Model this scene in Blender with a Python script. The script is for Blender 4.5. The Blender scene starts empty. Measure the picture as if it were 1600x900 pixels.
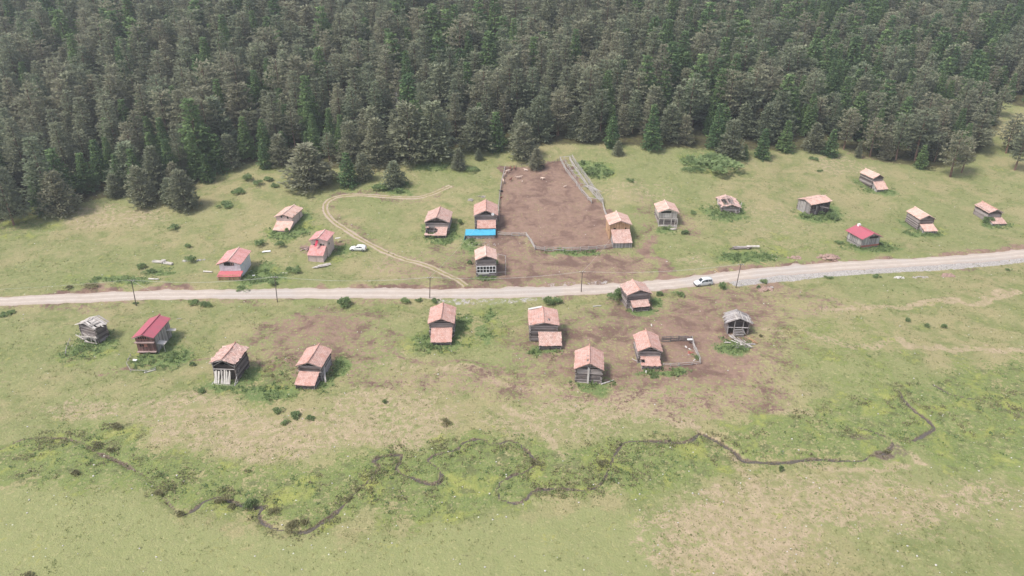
import bpy, math, random
import numpy as np
from mathutils import Vector, Matrix
R = math.radians
rng = np.random.default_rng(7); rnd = random.Random(11)
sc = bpy.context.scene; col = sc.collection
# ---------------------------------------------------------------- camera, light, exposure
F = 1100.0; PITCH = R(27.0); CH = 77.0
cam = bpy.data.objects.new('camera', bpy.data.cameras.new('camera')); col.objects.link(cam)
cam.location = (0, 0, CH); cam.rotation_euler = (R(90) - PITCH, 0, 0)
cam.data.sensor_width = 36; cam.data.lens = 36 * F / 1600; cam.data.clip_end = 5000; cam.data.clip_start = 1
sc.camera = cam
SUN_EL, SUN_AZ = R(58), R(-115)      # azimuth measured from +Y clockwise: light from the left and a little from behind the camera
w = bpy.data.worlds.new('World'); sc.world = w; w.use_nodes = True
nt = w.node_tree; bg = nt.nodes['Background']
sky = nt.nodes.new('ShaderNodeTexSky'); sky.sky_type = 'NISHITA'; sky.sun_disc = False
sky.sun_elevation = SUN_EL; sky.sun_rotation = SUN_AZ; sky.air_density = 1.0; sky.dust_density = 6.0; sky.ozone_density = 0.6; sky.altitude = 1400
hs = nt.nodes.new('ShaderNodeHueSaturation'); hs.inputs['Saturation'].default_value = .5      # overcast: the sky's light is nearly grey
nt.links.new(sky.outputs[0], hs.inputs['Color']); nt.links.new(hs.outputs[0], bg.inputs[0]); bg.inputs[1].default_value = 0.135
sl = bpy.data.lights.new('sun', 'SUN'); sl.energy = 2.1; sl.angle = R(14); sl.color = (1.0, 0.93, 0.84)
so = bpy.data.objects.new('sun', sl); col.objects.link(so)
sd = Vector((math.sin(SUN_AZ) * math.cos(SUN_EL), math.cos(SUN_AZ) * math.cos(SUN_EL), math.sin(SUN_EL)))
so.rotation_euler = sd.to_track_quat('Z', 'Y').to_euler()
sc.view_settings.view_transform = 'Standard'; sc.view_settings.look = 'None'; sc.view_settings.gamma = 1
sc.view_settings.exposure = 0.88; sc.view_settings.use_curve_mapping = False
HAZE = 0.00028
sc.cycles.max_bounces = 5; sc.cycles.diffuse_bounces = 3; sc.cycles.volume_bounces = 0; sc.cycles.use_denoising = True
# ---------------------------------------------------------------- noise and terrain
_T = np.random.default_rng(3).random((256, 256))
def vn(x, y):
    xi = np.floor(x).astype(int); yi = np.floor(y).astype(int); fx = x - xi; fy = y - yi
    fx = fx * fx * (3 - 2 * fx); fy = fy * fy * (3 - 2 * fy)
    a = _T[xi & 255, yi & 255]; b = _T[(xi + 1) & 255, yi & 255]; c = _T[xi & 255, (yi + 1) & 255]; d = _T[(xi + 1) & 255, (yi + 1) & 255]
    return (a * (1 - fx) + b * fx) * (1 - fy) + (c * (1 - fx) + d * fx) * fy
def fbm(x, y, o=3):
    s = 0; a = 0.5; t = 0
    for k in range(o):
        s = s + a * vn(x * 2 ** k + 17.3 * k, y * 2 ** k + 9.1 * k); t += a; a *= 0.5
    return s / t
def sstep(a, b, x):
    t = np.clip((x - a) / (b - a), 0, 1); return t * t * (3 - 2 * t)
def H0(x, y):
    x = np.asarray(x, float); y = np.asarray(y, float)
    y0 = 152 + 38 * sstep(30, 150, x)
    t = np.maximum(0, y - y0); t = np.where(t > 300, 300 + 40 * (1 - np.exp(-(t - 300) / 40)), t); s = 0.29 * (np.sqrt(t * t + 6400) - 80)
    s = s + sstep(200, 280, y) * 5 * (fbm(x / 70 + 5, y / 70, 2) - 0.5)
    lf = sstep(-130, -290, x) * sstep(300, 430, y); s = s - 22 * lf                    # the hill falls away at the far left
    return s + 1.2 * (fbm(x / 38, y / 38 + 3, 2) - 0.5)
cp, sp = math.cos(PITCH), math.sin(PITCH)
def ray(px, py):
    a = (px - 800) / F; b = (450 - py) / F
    return np.array([a, cp + b * sp, -sp + b * cp])
def at(px, py, Hf=H0):
    d = ray(px, py); t = np.arange(60, 900, 2.0)
    z = CH + t * d[2]; h = Hf(t * d[0], t * d[1]); k = np.nonzero(z < h)[0]
    if len(k) == 0: k = [len(t) - 1]
    k = max(1, k[0]); g0 = z[k - 1] - h[k - 1]; g1 = z[k] - h[k]; tt = t[k - 1] + 2 * g0 / (g0 - g1)
    return np.array([tt * d[0], tt * d[1], CH + tt * d[2]])
def proj(p):
    v = np.array(p) - np.array([0, 0, CH]); dep = v[1] * cp - v[2] * sp; up = v[1] * sp + v[2] * cp
    return 800 + F * v[0] / dep, 450 - F * up / dep, dep
def wpoly(pts): return np.array([at(*p)[:2] for p in pts])
def smooth(P, n=6):
    P = np.array(P, float); Q = np.vstack([2 * P[0] - P[1], P, 2 * P[-1] - P[-2]]); out = []
    for i in range(1, len(Q) - 2):
        for k in range(n):
            t = k / n; a, b, c, d = Q[i - 1], Q[i], Q[i + 1], Q[i + 2]
            out.append(0.5 * ((2 * b) + (-a + c) * t + (2 * a - 5 * b + 4 * c - d) * t * t + (-a + 3 * b - 3 * c + d) * t ** 3))
    out.append(Q[-2]); return np.array(out)
def pdist(X, Y, P):
    """distance to polyline P and signed side"""
    D = np.full(X.shape, 1e9); S = np.zeros(X.shape)
    for a, b in zip(P[:-1], P[1:]):
        dx, dy = b - a; L = dx * dx + dy * dy + 1e-9
        t = np.clip(((X - a[0]) * dx + (Y - a[1]) * dy) / L, 0, 1)
        ex = X - a[0] - t * dx; ey = Y - a[1] - t * dy; d = ex * ex + ey * ey
        m = d < D; D = np.where(m, d, D); S = np.where(m, np.sign(dx * ey - dy * ex), S)
    return np.sqrt(D), S
ROAD = [(-140, 481), (-60, 477), (0, 471), (120, 466), (240, 461), (400, 459), (560, 458), (700, 459), (780, 458), (860, 455), (950, 451), (1040, 445), (1120, 435), (1200, 425), (1300, 417), (1400, 411), (1500, 405), (1600, 396), (1700, 385), (1800, 372)]
ROADW = smooth(wpoly(ROAD), 8)
TRACK = smooth(wpoly([(728, 449), (712, 437), (670, 417), (625, 403), (580, 383), (545, 362), (520, 345), (508, 328), (513, 314), (535, 306), (570, 305), (620, 309), (655, 308), (685, 299), (705, 290)]), 8)
STREAMS = [smooth(wpoly(q), 5) for q in [
    [(-60, 715), (0, 702), (40, 686), (85, 683), (125, 690), (150, 705), (190, 722), (225, 742), (250, 765), (262, 785), (285, 803), (300, 797), (320, 782), (345, 776), (372, 785), (398, 791), (415, 788), (405, 800), (412, 815), (440, 827), (475, 829), (502, 815), (530, 795), (555, 768), (580, 745), (592, 728), (583, 720), (600, 712), (628, 710), (620, 733), (650, 748), (680, 755), (690, 742), (682, 728), (668, 716), (690, 706), (715, 700), (725, 690), (752, 685), (772, 694), (797, 688), (820, 700), (835, 720), (822, 736), (800, 742), (780, 756), (779, 775), (800, 784), (818, 782), (835, 766), (870, 763), (920, 763), (945, 745), (962, 705), (978, 690), (1015, 687), (1070, 691), (1095, 675)],
    [(1095, 675), (1125, 690), (1148, 705), (1165, 718), (1215, 722), (1270, 717), (1345, 720), (1360, 712), (1385, 706), (1395, 690), (1380, 680), (1342, 668)],
    [(1405, 610), (1412, 622), (1430, 640), (1450, 655), (1460, 668), (1445, 678), (1428, 688)],
    [(1460, 600), (1490, 615), (1540, 625), (1575, 640), (1610, 655), (1660, 670)]]]
def swd(X, Y): return .12 + .26 * sstep(.38, .72, vn(X / 7 + 3, Y / 7) * .6 + vn(X / 2.3, Y / 2.3 + 7) * .4)
def H(x, y, fine=True):
    x = np.asarray(x, float); y = np.asarray(y, float); sh = x.shape; X = np.atleast_1d(x).ravel(); Y = np.atleast_1d(y).ravel()
    h = H0(X, Y); n = np.ones_like(X)
    m = (Y > 120) & (Y < 200)
    if m.any():
        d, s = pdist(X[m], Y[m], ROADW); n[m] = sstep(2.6, 6, d)
        up = s > 0
        h[m] += np.where(up, 0.45 * sstep(2.7, 3.6, d) * (1 - sstep(5, 12, d)), -0.35 * sstep(2.9, 5, d) * (1 - sstep(6, 14, d)))
    h += n * (0.5 * (fbm(X / 7, Y / 7, 2) - 0.5) + 0.16 * (fbm(X / 1.6 + 40, Y / 1.6, 2) - 0.5))
    m = (Y < 135)
    if m.any():
        for P in STREAMS:
            mm = m & (X > P[:, 0].min() - 4) & (X < P[:, 0].max() + 4) & (Y > P[:, 1].min() - 4) & (Y < P[:, 1].max() + 4)
            if mm.any():
                d, s = pdist(X[mm] + .5 * (vn(X[mm] / 1.3, Y[mm] / 1.3) - .5), Y[mm] + .5 * (vn(X[mm] / 1.3 + 50, Y[mm] / 1.3) - .5), P); wd = swd(X[mm], Y[mm])
                h[mm] -= (.25 + .6 * wd) * (1 - sstep(wd * 0.6, wd * 1.6 + .1, d))
    return h.reshape(sh) if sh else float(h[0])
def at2(px, py): p = at(px, py); return np.array([p[0], p[1], H(p[0], p[1])])
# ---------------------------------------------------------------- object helpers
def tag(o, label=None, cat=None, group=None, kind=None):
    if label: o['label'] = label
    if cat: o['category'] = cat
    if group: o['group'] = group
    if kind: o['kind'] = kind
    return o
def empty(name, loc, rz=0, **k):
    o = bpy.data.objects.new(name, None); col.objects.link(o); o.location = tuple(float(v) for v in loc); o.rotation_euler = (0, 0, rz); o.empty_display_size = 0.5
    return tag(o, **k)
def link(name, me, parent=None, loc=None):
    o = bpy.data.objects.new(name, me); col.objects.link(o)
    if parent: o.parent = parent
    if loc is not None: o.location = loc
    return o
def copy_tree(o, parent=None):
    c = o.copy(); col.objects.link(c)
    if parent: c.parent = parent
    for ch in o.children: copy_tree(ch, c)
    return c
class MB:
    def __init__(s): s.v = []; s.f = []; s.a = []; s.uv = []
    def quad(s, P, val=0.5, uv=None):
        i = len(s.v); s.v += [tuple(p) for p in P]; s.f.append(tuple(range(i, i + len(P)))); s.a.append(val); s.uv.append(uv or [(0, 0)] * len(P))
    def mesh(s, pts, faces, val=0.5):
        i = len(s.v); s.v += [tuple(p) for p in pts]
        for f in faces: s.f.append(tuple(i + k for k in f)); s.a.append(val); s.uv.append([((i % 97) * .42 + .1, (i % 31) * .36 + .17)] * len(f))
    def box(s, c, d, val=0.5, M=None):
        x, y, z = d[0] / 2, d[1] / 2, d[2] / 2; P = [Vector((a, b, e)) for e in (-z, z) for b in (-y, y) for a in (-x, x)]
        if M is not None: P = [M @ p for p in P]
        c = Vector(c); P = [p + c for p in P]
        s.mesh(P, [(0, 2, 3, 1), (4, 5, 7, 6), (0, 1, 5, 4), (2, 6, 7, 3), (0, 4, 6, 2), (1, 3, 7, 5)], val)
    def bar(s, a, b, r, r2=None, n=6, val=0.5):
        a = Vector(a); b = Vector(b); r2 = r if r2 is None else r2; q = (b - a).to_track_quat('Z', 'Y').to_matrix()
        P = []
        for c, rr in ((a, r), (b, r2)):
            for k in range(n):
                t = 2 * math.pi * k / n; P.append(c + q @ Vector((rr * math.cos(t), rr * math.sin(t), 0)))
        s.mesh(P, [(k, (k + 1) % n, n + (k + 1) % n, n + k) for k in range(n)] + [tuple(range(n))[::-1], tuple(range(n, 2 * n))], val)
    def plank(s, a, b, wd, th, val=0.5):
        a = Vector(a); b = Vector(b); d = b - a; M = d.to_track_quat('X', 'Z').to_matrix(); s.box((a + b) / 2, (d.length, wd, th), val, M)
    def blob(s, c, r, val=0.5, n=8, seed=0, flat=1.0):
        q = random.Random(seed); P = []; c = Vector(c); m = n // 2 + 1
        for i in range(m + 1):
            ph = math.pi * i / m
            for k in range(n):
                t = 2 * math.pi * k / n; j = 1 + q.uniform(-.22, .22)
                P.append(c + Vector((r[0] * math.sin(ph) * math.cos(t) * j, r[1] * math.sin(ph) * math.sin(t) * j, r[2] * math.cos(ph) * j)))
        s.mesh(P, [(i * n + k, (i + 1) * n + k, (i + 1) * n + (k + 1) % n, i * n + (k + 1) % n) for i in range(m) for k in range(n)], val)
    def me(s, name, mat, smooth=False):
        m = bpy.data.meshes.new(name); m.from_pydata(s.v, [], s.f)
        at_ = m.attributes.new('v', 'FLOAT', 'FACE'); at_.data.foreach_set('value', np.array(s.a, np.float32))
        uv = m.uv_layers.new(name='UVMap'); fl = [c for u in s.uv for q in u for c in q]; uv.data.foreach_set('uv', np.array(fl, np.float32))
        m.materials.append(mat)
        if smooth: m.polygons.foreach_set('use_smooth', np.ones(len(m.polygons), bool))
        return m
    def build(s, name, mat, parent=None, smooth=False): return link(name, s.me(name, mat, smooth), parent)
# ---------------------------------------------------------------- materials
def newmat(name):
    m = bpy.data.materials.new(name); m.use_nodes = True; return m, m.node_tree, m.node_tree.nodes['Principled BSDF']
class N:
    def __init__(s, t): s.t = t
    def node(s, ty, **k):
        n = s.t.nodes.new(ty)
        for a, b in k.items(): setattr(n, a, b)
        return n
    def lk(s, a, b): s.t.links.new(a, b)
    def inp(s, sock, v):
        if hasattr(v, 'links'): s.lk(v, sock)
        elif v is not None:
            if sock.type == 'RGBA' and len(v) == 3: v = (*v, 1)
            sock.default_value = v
    def math(s, op, a, b=None, c=None, clamp=False):
        n = s.node('ShaderNodeMath', operation=op, use_clamp=clamp); s.inp(n.inputs[0], a)
        if b is not None: s.inp(n.inputs[1], b)
        if c is not None: s.inp(n.inputs[2], c)
        return n.outputs[0]
    def mix(s, f, a, b, blend='MIX'):
        n = s.node('ShaderNodeMix', data_type='RGBA', blend_type=blend); n.clamp_factor = True
        s.inp(n.inputs[0], f); s.inp(n.inputs[6], a); s.inp(n.inputs[7], b); return n.outputs[2]
    def noise(s, vec, scale, det=3, rough=0.55, dist=0):
        n = s.node('ShaderNodeTexNoise'); s.inp(n.inputs['Vector'], vec); n.inputs['Scale'].default_value = scale; n.inputs['Detail'].default_value = det
        n.inputs['Roughness'].default_value = rough; n.inputs['Distortion'].default_value = dist; return n.outputs[0]
    def ramp(s, f, a, b):
        n = s.node('ShaderNodeMapRange'); n.interpolation_type = 'SMOOTHSTEP'; s.inp(n.inputs[0], f); s.inp(n.inputs[1], a); s.inp(n.inputs[2], b); return n.outputs[0]
    def attr(s, name, out=2):
        n = s.node('ShaderNodeAttribute', attribute_name=name); return n.outputs[out]
    def coord(s, o='Object'): return s.node('ShaderNodeTexCoord').outputs[o]
    def scale(s, vec, v):
        n = s.node('ShaderNodeMapping'); s.lk(vec, n.inputs[0]); n.inputs['Scale'].default_value = v; return n.outputs[0]
    def orand(s): return s.node('ShaderNodeObjectInfo').outputs['Random']
    def bump(s, h, st, d=0.1):
        n = s.node('ShaderNodeBump'); n.inputs['Strength'].default_value = st; n.inputs['Distance'].default_value = d; s.lk(h, n.inputs['Height']); return n.outputs[0]
def wood(name, dark, light, streak=(0.6, 0.6, 12), rough=0.85):
    m, t, b = newmat(name); n = N(t); c = n.coord(); a = n.noise(n.scale(c, streak), 1.5, 4, 0.65); v = n.attr('v')
    f = n.math('ADD', n.math('MULTIPLY', v, 0.95), n.math('MULTIPLY', n.math('SUBTRACT', a, 0.5), 1.3))
    cc = n.mix(f, dark, light); cc = n.mix(n.ramp(n.noise(c, 0.9, 3), .45, .75), cc, n.mix(0.4, cc, (.2, .15, .12)))
    n.lk(cc, b.inputs['Base Color']); b.inputs['Roughness'].default_value = rough; b.inputs['Specular IOR Level'].default_value = 0.2
    return m
M = {}
M['log'] = wood('weathered_logs', (.055, .042, .04), (.42, .37, .36))
M['darklog'] = wood('dark_logs', (.04, .03, .028), (.24, .20, .19))
M['brownlog'] = wood('brown_logs', (.09, .045, .04), (.27, .15, .13))
M['grey'] = wood('grey_boards', (.17, .155, .155), (.48, .45, .44))
M['pale'] = wood('pale_boards', (.30, .27, .25), (.66, .62, .58))
M['new'] = wood('fresh_boards', (.34, .2, .11), (.62, .42, .27))
M['pinkwood'] = wood('pinkish_boards', (.25, .17, .16), (.5, .38, .36))
M['cream'] = wood('cream_boards', (.5, .46, .34), (.72, .68, .55))
M['redwood'] = wood('red_painted_boards', (.3, .1, .08), (.45, .2, .16))
def tiles(name, c1, c2, moss=0.15, worn=0.3, seed=0):
    m, t, b = newmat(name); n = N(t); uv = n.node('ShaderNodeUVMap', uv_map='UVMap').outputs[0]
    br = n.node('ShaderNodeTexBrick', offset=0.5); n.lk(uv, br.inputs['Vector'])
    br.inputs['Color1'].default_value = (*c1, 1); br.inputs['Color2'].default_value = (*c2, 1); br.inputs['Mortar'].default_value = (c1[0] * .35, c1[1] * .35, c1[2] * .35, 1)
    br.inputs['Scale'].default_value = 1; br.inputs['Mortar Size'].default_value = 0.018; br.inputs['Brick Width'].default_value = 0.42; br.inputs['Row Height'].default_value = 0.36; br.inputs['Bias'].default_value = -.1
    c = n.coord(); big = n.noise(c, 0.8 , 4, .6); fine = n.noise(c, 5, 2, .6)
    cc = n.mix(n.ramp(big, .42, .68), br.outputs[0], (c1[0] * .72, c1[1] * .6, c1[2] * .56))
    cc = n.mix(n.math('MULTIPLY', n.ramp(fine, .5, .78), worn), cc, (.62, .54, .48))
    cc = n.mix(n.math('MULTIPLY', n.ramp(n.noise(c, 2.2, 4, .7), .56, .72), moss), cc, (.16, .13, .10))
    n.lk(cc, b.inputs['Base Color']); b.inputs['Roughness'].default_value = 0.85; b.inputs['Specular IOR Level'].default_value = 0.25
    n.lk(n.bump(br.outputs['Fac'], 0.4, -0.05), b.inputs['Normal'])
    return m
M['tile'] = tiles('clay_tiles', (.60, .38, .33), (.50, .30, .26), .5, .7)
M['oldtile'] = tiles('old_clay_tiles', (.62, .43, .38), (.43, .27, .235), .9, 1.0)
M['paletile'] = tiles('pale_clay_tiles', (.70, .49, .42), (.63, .42, .355), .2, .6)
M['cap'] = tiles('weathered_ridge_tiles', (.58, .36, .30), (.52, .30, .25), .2, .5)
M['capwhite'] = tiles('pale_ridge_tiles', (.74, .58, .52), (.70, .52, .46), .1, .5)
M['redtile'] = tiles('pink_red_tiles', (.66, .34, .33), (.60, .30, .29), .2, .6)
def plain(name, c, rough=0.7, var=0.15, scale=2.0, metal=0, spec=0.3, c2=None):
    m, t, b = newmat(name); n = N(t); co = n.coord(); a = n.noise(co, scale, 4, .6)
    c2 = c2 or tuple(x * (1 - 2.2 * var) for x in c); cc = n.mix(n.ramp(a, .35, .75), c, c2)
    cc = n.mix(n.math('MULTIPLY', n.attr('v'), 0.25), cc, tuple(x * 1.25 for x in c))
    n.lk(cc, b.inputs['Base Color']); b.inputs['Roughness'].default_value = rough; b.inputs['Metallic'].default_value = metal; b.inputs['Specular IOR Level'].default_value = spec
    return m
def metalroof(name, c):
    m, t, b = newmat(name); n = N(t); uv = n.node('ShaderNodeUVMap', uv_map='UVMap').outputs[0]
    w_ = n.node('ShaderNodeTexWave', bands_direction='X'); n.lk(uv, w_.inputs[0]); w_.inputs['Scale'].default_value = 1.2
    cc = n.mix(n.ramp(n.noise(n.coord(), .7, 4), .4, .75), c, tuple(x * .78 + .03 for x in c)); n.lk(cc, b.inputs['Base Color'])
    n.lk(n.bump(w_.outputs[1], .5, .04), b.inputs['Normal']); b.inputs['Roughness'].default_value = .45; return m
M['redmetal'] = metalroof('red_sheet_metal', (.42, .10, .135))
M['redmetal2'] = metalroof('bright_red_sheet_metal', (.52, .14, .16))
M['tarp'] = plain('blue_tarpaulin', (.075, .37, .55), .5, .1, 1.2)
M['plaster'] = plain('white_plaster', (.66, .65, .68), .8, .14, 1.2)
M['bluewash'] = plain('pale_blue_sheet', (.42, .62, .76), .6, .1)
M['brick'] = plain('pinkish_blocks', (.60, .47, .44), .9, .12, 3)
M['stone'] = plain('field_stone', (.42, .38, .36), .9, .2, 4)
M['white'] = plain('white_paint', (.8, .8, .8), .5, .05)
M['cloth'] = plain('red_cloth', (.50, .05, .09), .8, .1)
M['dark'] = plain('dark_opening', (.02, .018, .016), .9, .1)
M['glass'] = plain('dark_glass', (.03, .035, .04), .12, .05, spec=.6)
M['carwhite'] = plain('white_car_paint', (.80, .81, .82), .25, .02, spec=.5)
M['carsilver'] = plain('silver_grey_car_paint', (.62, .64, .66), .25, .02, spec=.5)
M['tyre'] = plain('tyre_rubber', (.025, .025, .027), .85)
M['rim'] = plain('wheel_rim', (.4, .4, .42), .35, metal=.6)
M['lamp'] = plain('lamp_glass', (.7, .7, .68), .15)
M['redlamp'] = plain('tail_lamp', (.4, .03, .03), .2)
M['pole'] = wood('pole_wood', (.07, .055, .05), (.2, .17, .15))
M['wire'] = plain('aluminium_wire', (.5, .48, .46), .5)
M['fence'] = wood('fence_wood', (.22, .2, .19), (.52, .49, .47))
M['calfpale'] = plain('pale_hide', (.62, .48, .40), .8, .12, 6)
M['calfbrown'] = plain('brown_hide', (.25, .11, .08), .8, .12, 6)
M['calfblack'] = plain('black_hide', (.02, .018, .017), .7, .1, 6)
M['earth'] = plain('heaped_earth', (.36, .25, .21), .95, .2, 3)
M['rubble'] = plain('white_rubble', (.60, .57, .55), .9, .2, 4)
def foliage(name, c1, c2, c3, tw=0.25):
    m, t, b = newmat(name); n = N(t); r = n.orand(); v = n.attr('v')
    cc = n.mix(r, c1, c2); cc = n.mix(n.ramp(v, .55, 1.0), cc, c3)
    cc = n.mix(n.math('MULTIPLY', n.math('FRACT', n.math('MULTIPLY', r, 7.31)), .45), cc, n.mix(1, cc, (.55, .58, .6), 'MULTIPLY'))
    n.lk(cc, b.inputs['Base Color']); b.inputs['Roughness'].default_value = .75; b.inputs['Specular IOR Level'].default_value = .15
    tr = n.node('ShaderNodeBsdfTranslucent'); n.lk(cc, tr.inputs[0]); mx = n.node('ShaderNodeMixShader'); mx.inputs[0].default_value = tw
    out = t.nodes['Material Output']; n.lk(b.outputs[0], mx.inputs[1]); n.lk(tr.outputs[0], mx.inputs[2]); n.lk(mx.outputs[0], out.inputs[0]); return m
M['pine'] = foliage('pine_needles', (.21, .25, .16), (.31, .295, .205), (.40, .42, .265), .38)
M['fir'] = foliage('fir_needles', (.12, .20, .09), (.185, .27, .11), (.32, .43, .17), .38)
M['bush'] = foliage('bush_leaves', (.27, .37, .17), (.33, .42, .20), (.48, .55, .27), .55)
M['scrub'] = foliage('brown_scrub', (.32, .30, .17), (.32, .30, .17), (.46, .45, .24), .5)
M['weed'] = foliage('weed_leaves', (.26, .34, .15), (.26, .34, .15), (.46, .52, .24), .5)
M['tuft'] = foliage('grass_tufts', (.25, .28, .12), (.25, .28, .12), (.50, .46, .24), .45)
M['trunk'] = wood('pine_bark', (.10, .06, .045), (.24, .15, .11), (8, 8, 1))
M['snag'] = wood('dead_grey_wood', (.3, .27, .26), (.5, .46, .45), (8, 8, 1))
# ---------------------------------------------------------------- ground masks
def emask(X, Y, e):
    cx, cy, rx, ry, st = e; p = at(cx, cy); dep = proj(p)[2]; s = F / dep
    q = at(cx, cy - 2); f = np.hypot(q[0] - p[0], q[1] - p[1]) / 2
    ax = rx / s; ay = ry * f; d = ((X - p[0]) / ax) ** 2 + ((Y - p[1]) / ay) ** 2
    return st * np.clip(1.35 - d * .8, 0, 1)
def inpoly(X, Y, P):
    c = np.zeros(X.shape, bool); n = len(P)
    for i in range(n):
        x1, y1 = P[i]; x2, y2 = P[(i + 1) % n]
        if y1 == y2: continue
        c ^= ((y1 > Y) != (y2 > Y)) & (X < (x2 - x1) * (Y - y1) / (y2 - y1) + x1)
    return c
def pmask(X, Y, pts, st, soft=1.5):
    P = wpoly(pts); ins = inpoly(X, Y, P); lo = P.min(0) - 8; hi = P.max(0) + 8
    m = (X > lo[0]) & (X < hi[0]) & (Y > lo[1]) & (Y < hi[1]); out = np.zeros(X.shape)
    d, _ = pdist(X[m], Y[m], np.vstack([P, P[:1]])); sg = np.where(ins[m], d, -d); out[m] = st * sstep(-soft, soft, sg); return out
def lmask(X, Y, pts, wd, st):
    P = smooth(wpoly(pts), 5); lo = P.min(0) - 6; hi = P.max(0) + 6; m = (X > lo[0]) & (X < hi[0]) & (Y > lo[1]) & (Y < hi[1]); out = np.zeros(X.shape)
    d, _ = pdist(X[m], Y[m], P); out[m] = st * (1 - sstep(wd * .4, wd, d)); return out
CORRAL = [(788, 264), (840, 258), (876, 250), (905, 290), (944, 331), (960, 388), (900, 392), (836, 392), (822, 369), (778, 365), (781, 300)]
def masks(X, Y):
    mx = np.maximum
    D = pmask(X, Y, CORRAL, 1.0, 1.2)
    D = mx(D, pmask(X, Y, [(778, 366), (822, 368), (836, 392), (960, 392), (1005, 398), (1015, 425), (950, 447), (700, 449), (735, 410), (740, 395)], .78, 4))
    for e in [(1020, 545, 215, 66, .64), (1130, 480, 90, 36, .6), (500, 535, 120, 46, .55), (850, 600, 160, 25, .42), (1120, 620, 120, 30, .45), (1250, 470, 60, 20, .35), (720, 420, 110, 30, .42), (640, 600, 120, 20, .3), (1075, 535, 80, 52, .85), (1100, 505, 60, 40, .75), (930, 568, 85, 32, .55), (1000, 490, 62, 30, .6), (880, 560, 60, 25, .42), (1130, 575, 55, 30, .8), (1040, 590, 90, 20, .5),
              (500, 512, 80, 26, .72), (455, 543, 60, 24, .45), (540, 500, 70, 22, .45), (1205, 448, 28, 11, .8), (1027, 405, 12, 38, .5), (1070, 350, 18, 26, .45), (700, 400, 50, 22, .35), (960, 520, 60, 30, .5),
              (540, 585, 50, 12, .3), (1150, 555, 55, 30, .75), (720, 395, 40, 12, .35), (480, 390, 12, 10, .6), (520, 385, 14, 8, .5), (1000, 372, 18, 18, .35), (1350, 235, 40, 8, .5), (1010, 330, 20, 25, .3), (120, 480, 60, 4, .3)]: D = mx(D, emask(X, Y, e))
    d, s = pdist(X, Y, ROADW); D = mx(D, (.35 + .5 * (s > 0)) * (1 - sstep(2.4, 4.0 , d)))
    d2, _ = pdist(X, Y, TRACK); D = mx(D, .35 * (1 - sstep(1.0, 2.0, d2)))
    for P in [[(900, 600), (760, 575), (640, 560), (540, 560)], [(150, 585), (240, 580), (330, 560)], [(1010, 360), (1012, 330)]]: D = mx(D, lmask(X, Y, P, .9, .45))
    D = mx(D, lmask(X, Y, [(1040, 447), (1032, 420), (1022, 398), (1008, 372)], 2.2, .85))
    L = np.zeros(X.shape)
    L = mx(L, pmask(X, Y, [(-40, 705), (90, 683), (180, 655), (310, 715), (440, 735), (560, 715), (650, 690), (770, 680), (860, 690), (1000, 680), (1090, 675), (1140, 725), (1100, 745), (950, 775), (860, 768), (740, 800), (640, 822), (560, 790), (480, 828), (400, 800), (270, 795), (180, 752), (-40, 772)], .88, 3))
    L = mx(L, pmask(X, Y, [(1120, 690), (1230, 640), (1400, 598), (1640, 555), (1640, 760), (1500, 730), (1420, 700), (1350, 722), (1180, 728)], .8, 3))
    for e in [(430, 592, 90, 34, .8), (425, 578, 32, 24, 1), (690, 532, 46, 22, .9), (765, 505, 60, 40, .5), (1300, 560, 130, 60, .4), (1350, 800, 0.1, .1, 0), (1105, 250, 50, 18, .8), (1170, 400, 60, 16, .75), (1250, 380, 60, 14, .4),
              (450, 362, 40, 16, .8), (420, 432, 45, 12, .9), (160, 440, 110, 10, .5), (140, 545, 42, 20, .9), (245, 566, 48, 20, .9), (855, 548, 36, 10, .9), (925, 600, 34, 8, .9), (1050, 581, 52, 7, 1), (1150, 537, 30, 14, 1), (1135, 332, 32, 14, .9), (1275, 338, 36, 11, .9),
              (1357, 386, 40, 12, .9), (685, 374, 30, 10, .9), (530, 400, 40, 12, .6), (1442, 364, 34, 6, .7), (1555, 350, 30, 6, .7), (1370, 300, 30, 6, .7), (900, 392, 60, 5, .8), (757, 436, 20, 4, 1), (1000, 484, 26, 5, .8), (760, 380, 40, 9, .5), (930, 268, 26, 16, .9), (690, 260, 40, 14, .6), (50, 350, 50, 20, .6)]: L = mx(L, emask(X, Y, e))
    Y_ = np.zeros(X.shape)
    for e in [(290, 650, 150, 40, .6), (430, 690, 120, 36, .75), (600, 660, 110, 50, .7), (150, 640, 90, 20, .5), (1140, 840, 130, 70, .85), (1330, 785, 260, 40, .6), (1200, 590, 90, 40, .5), (1000, 625, 170, 28, .8), (850, 660, 110, 30, .5), (1280, 480, 60, 25, .4), (1080, 765, 30, 9, 1), (650, 690, 30, 20, .8),
              (150, 340, 110, 16, .6), (640, 420, 60, 25, .5), (600, 560, 100, 30, .4), (1000, 300, 60, 20, .4), (1200, 340, 90, 30, .3), (1320, 260, 60, 12, .5), (700, 600, 120, 20, .5), (1340, 725, 80, 7, 1), (1120, 405, 60, 14, .5)]: Y_ = mx(Y_, emask(X, Y, e))
    for P in [[(790, 635), (860, 680), (900, 725), (940, 745)], [(1090, 672), (1125, 700), (1150, 745), (1200, 790)], [(1190, 512), (1260, 525), (1330, 535), (1600, 548)], [(1300, 485), (1420, 478), (1600, 462)], [(690, 575), (800, 600), (950, 610), (1100, 665)], [(1200, 640), (1340, 660), (1420, 720)]]: Y_ = mx(Y_, lmask(X, Y, P, 1.5, 1.1))
    Sm = mx(pmask(X, Y, [(-200, 770), (180, 760), (265, 800), (400, 830), (480, 838), (640, 830), (900, 790), (1020, 800), (1080, 1000), (-200, 1000)], .85, 5), pmask(X, Y, [(1420, 705), (1650, 770), (1650, 720)], .5, 3))
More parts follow.
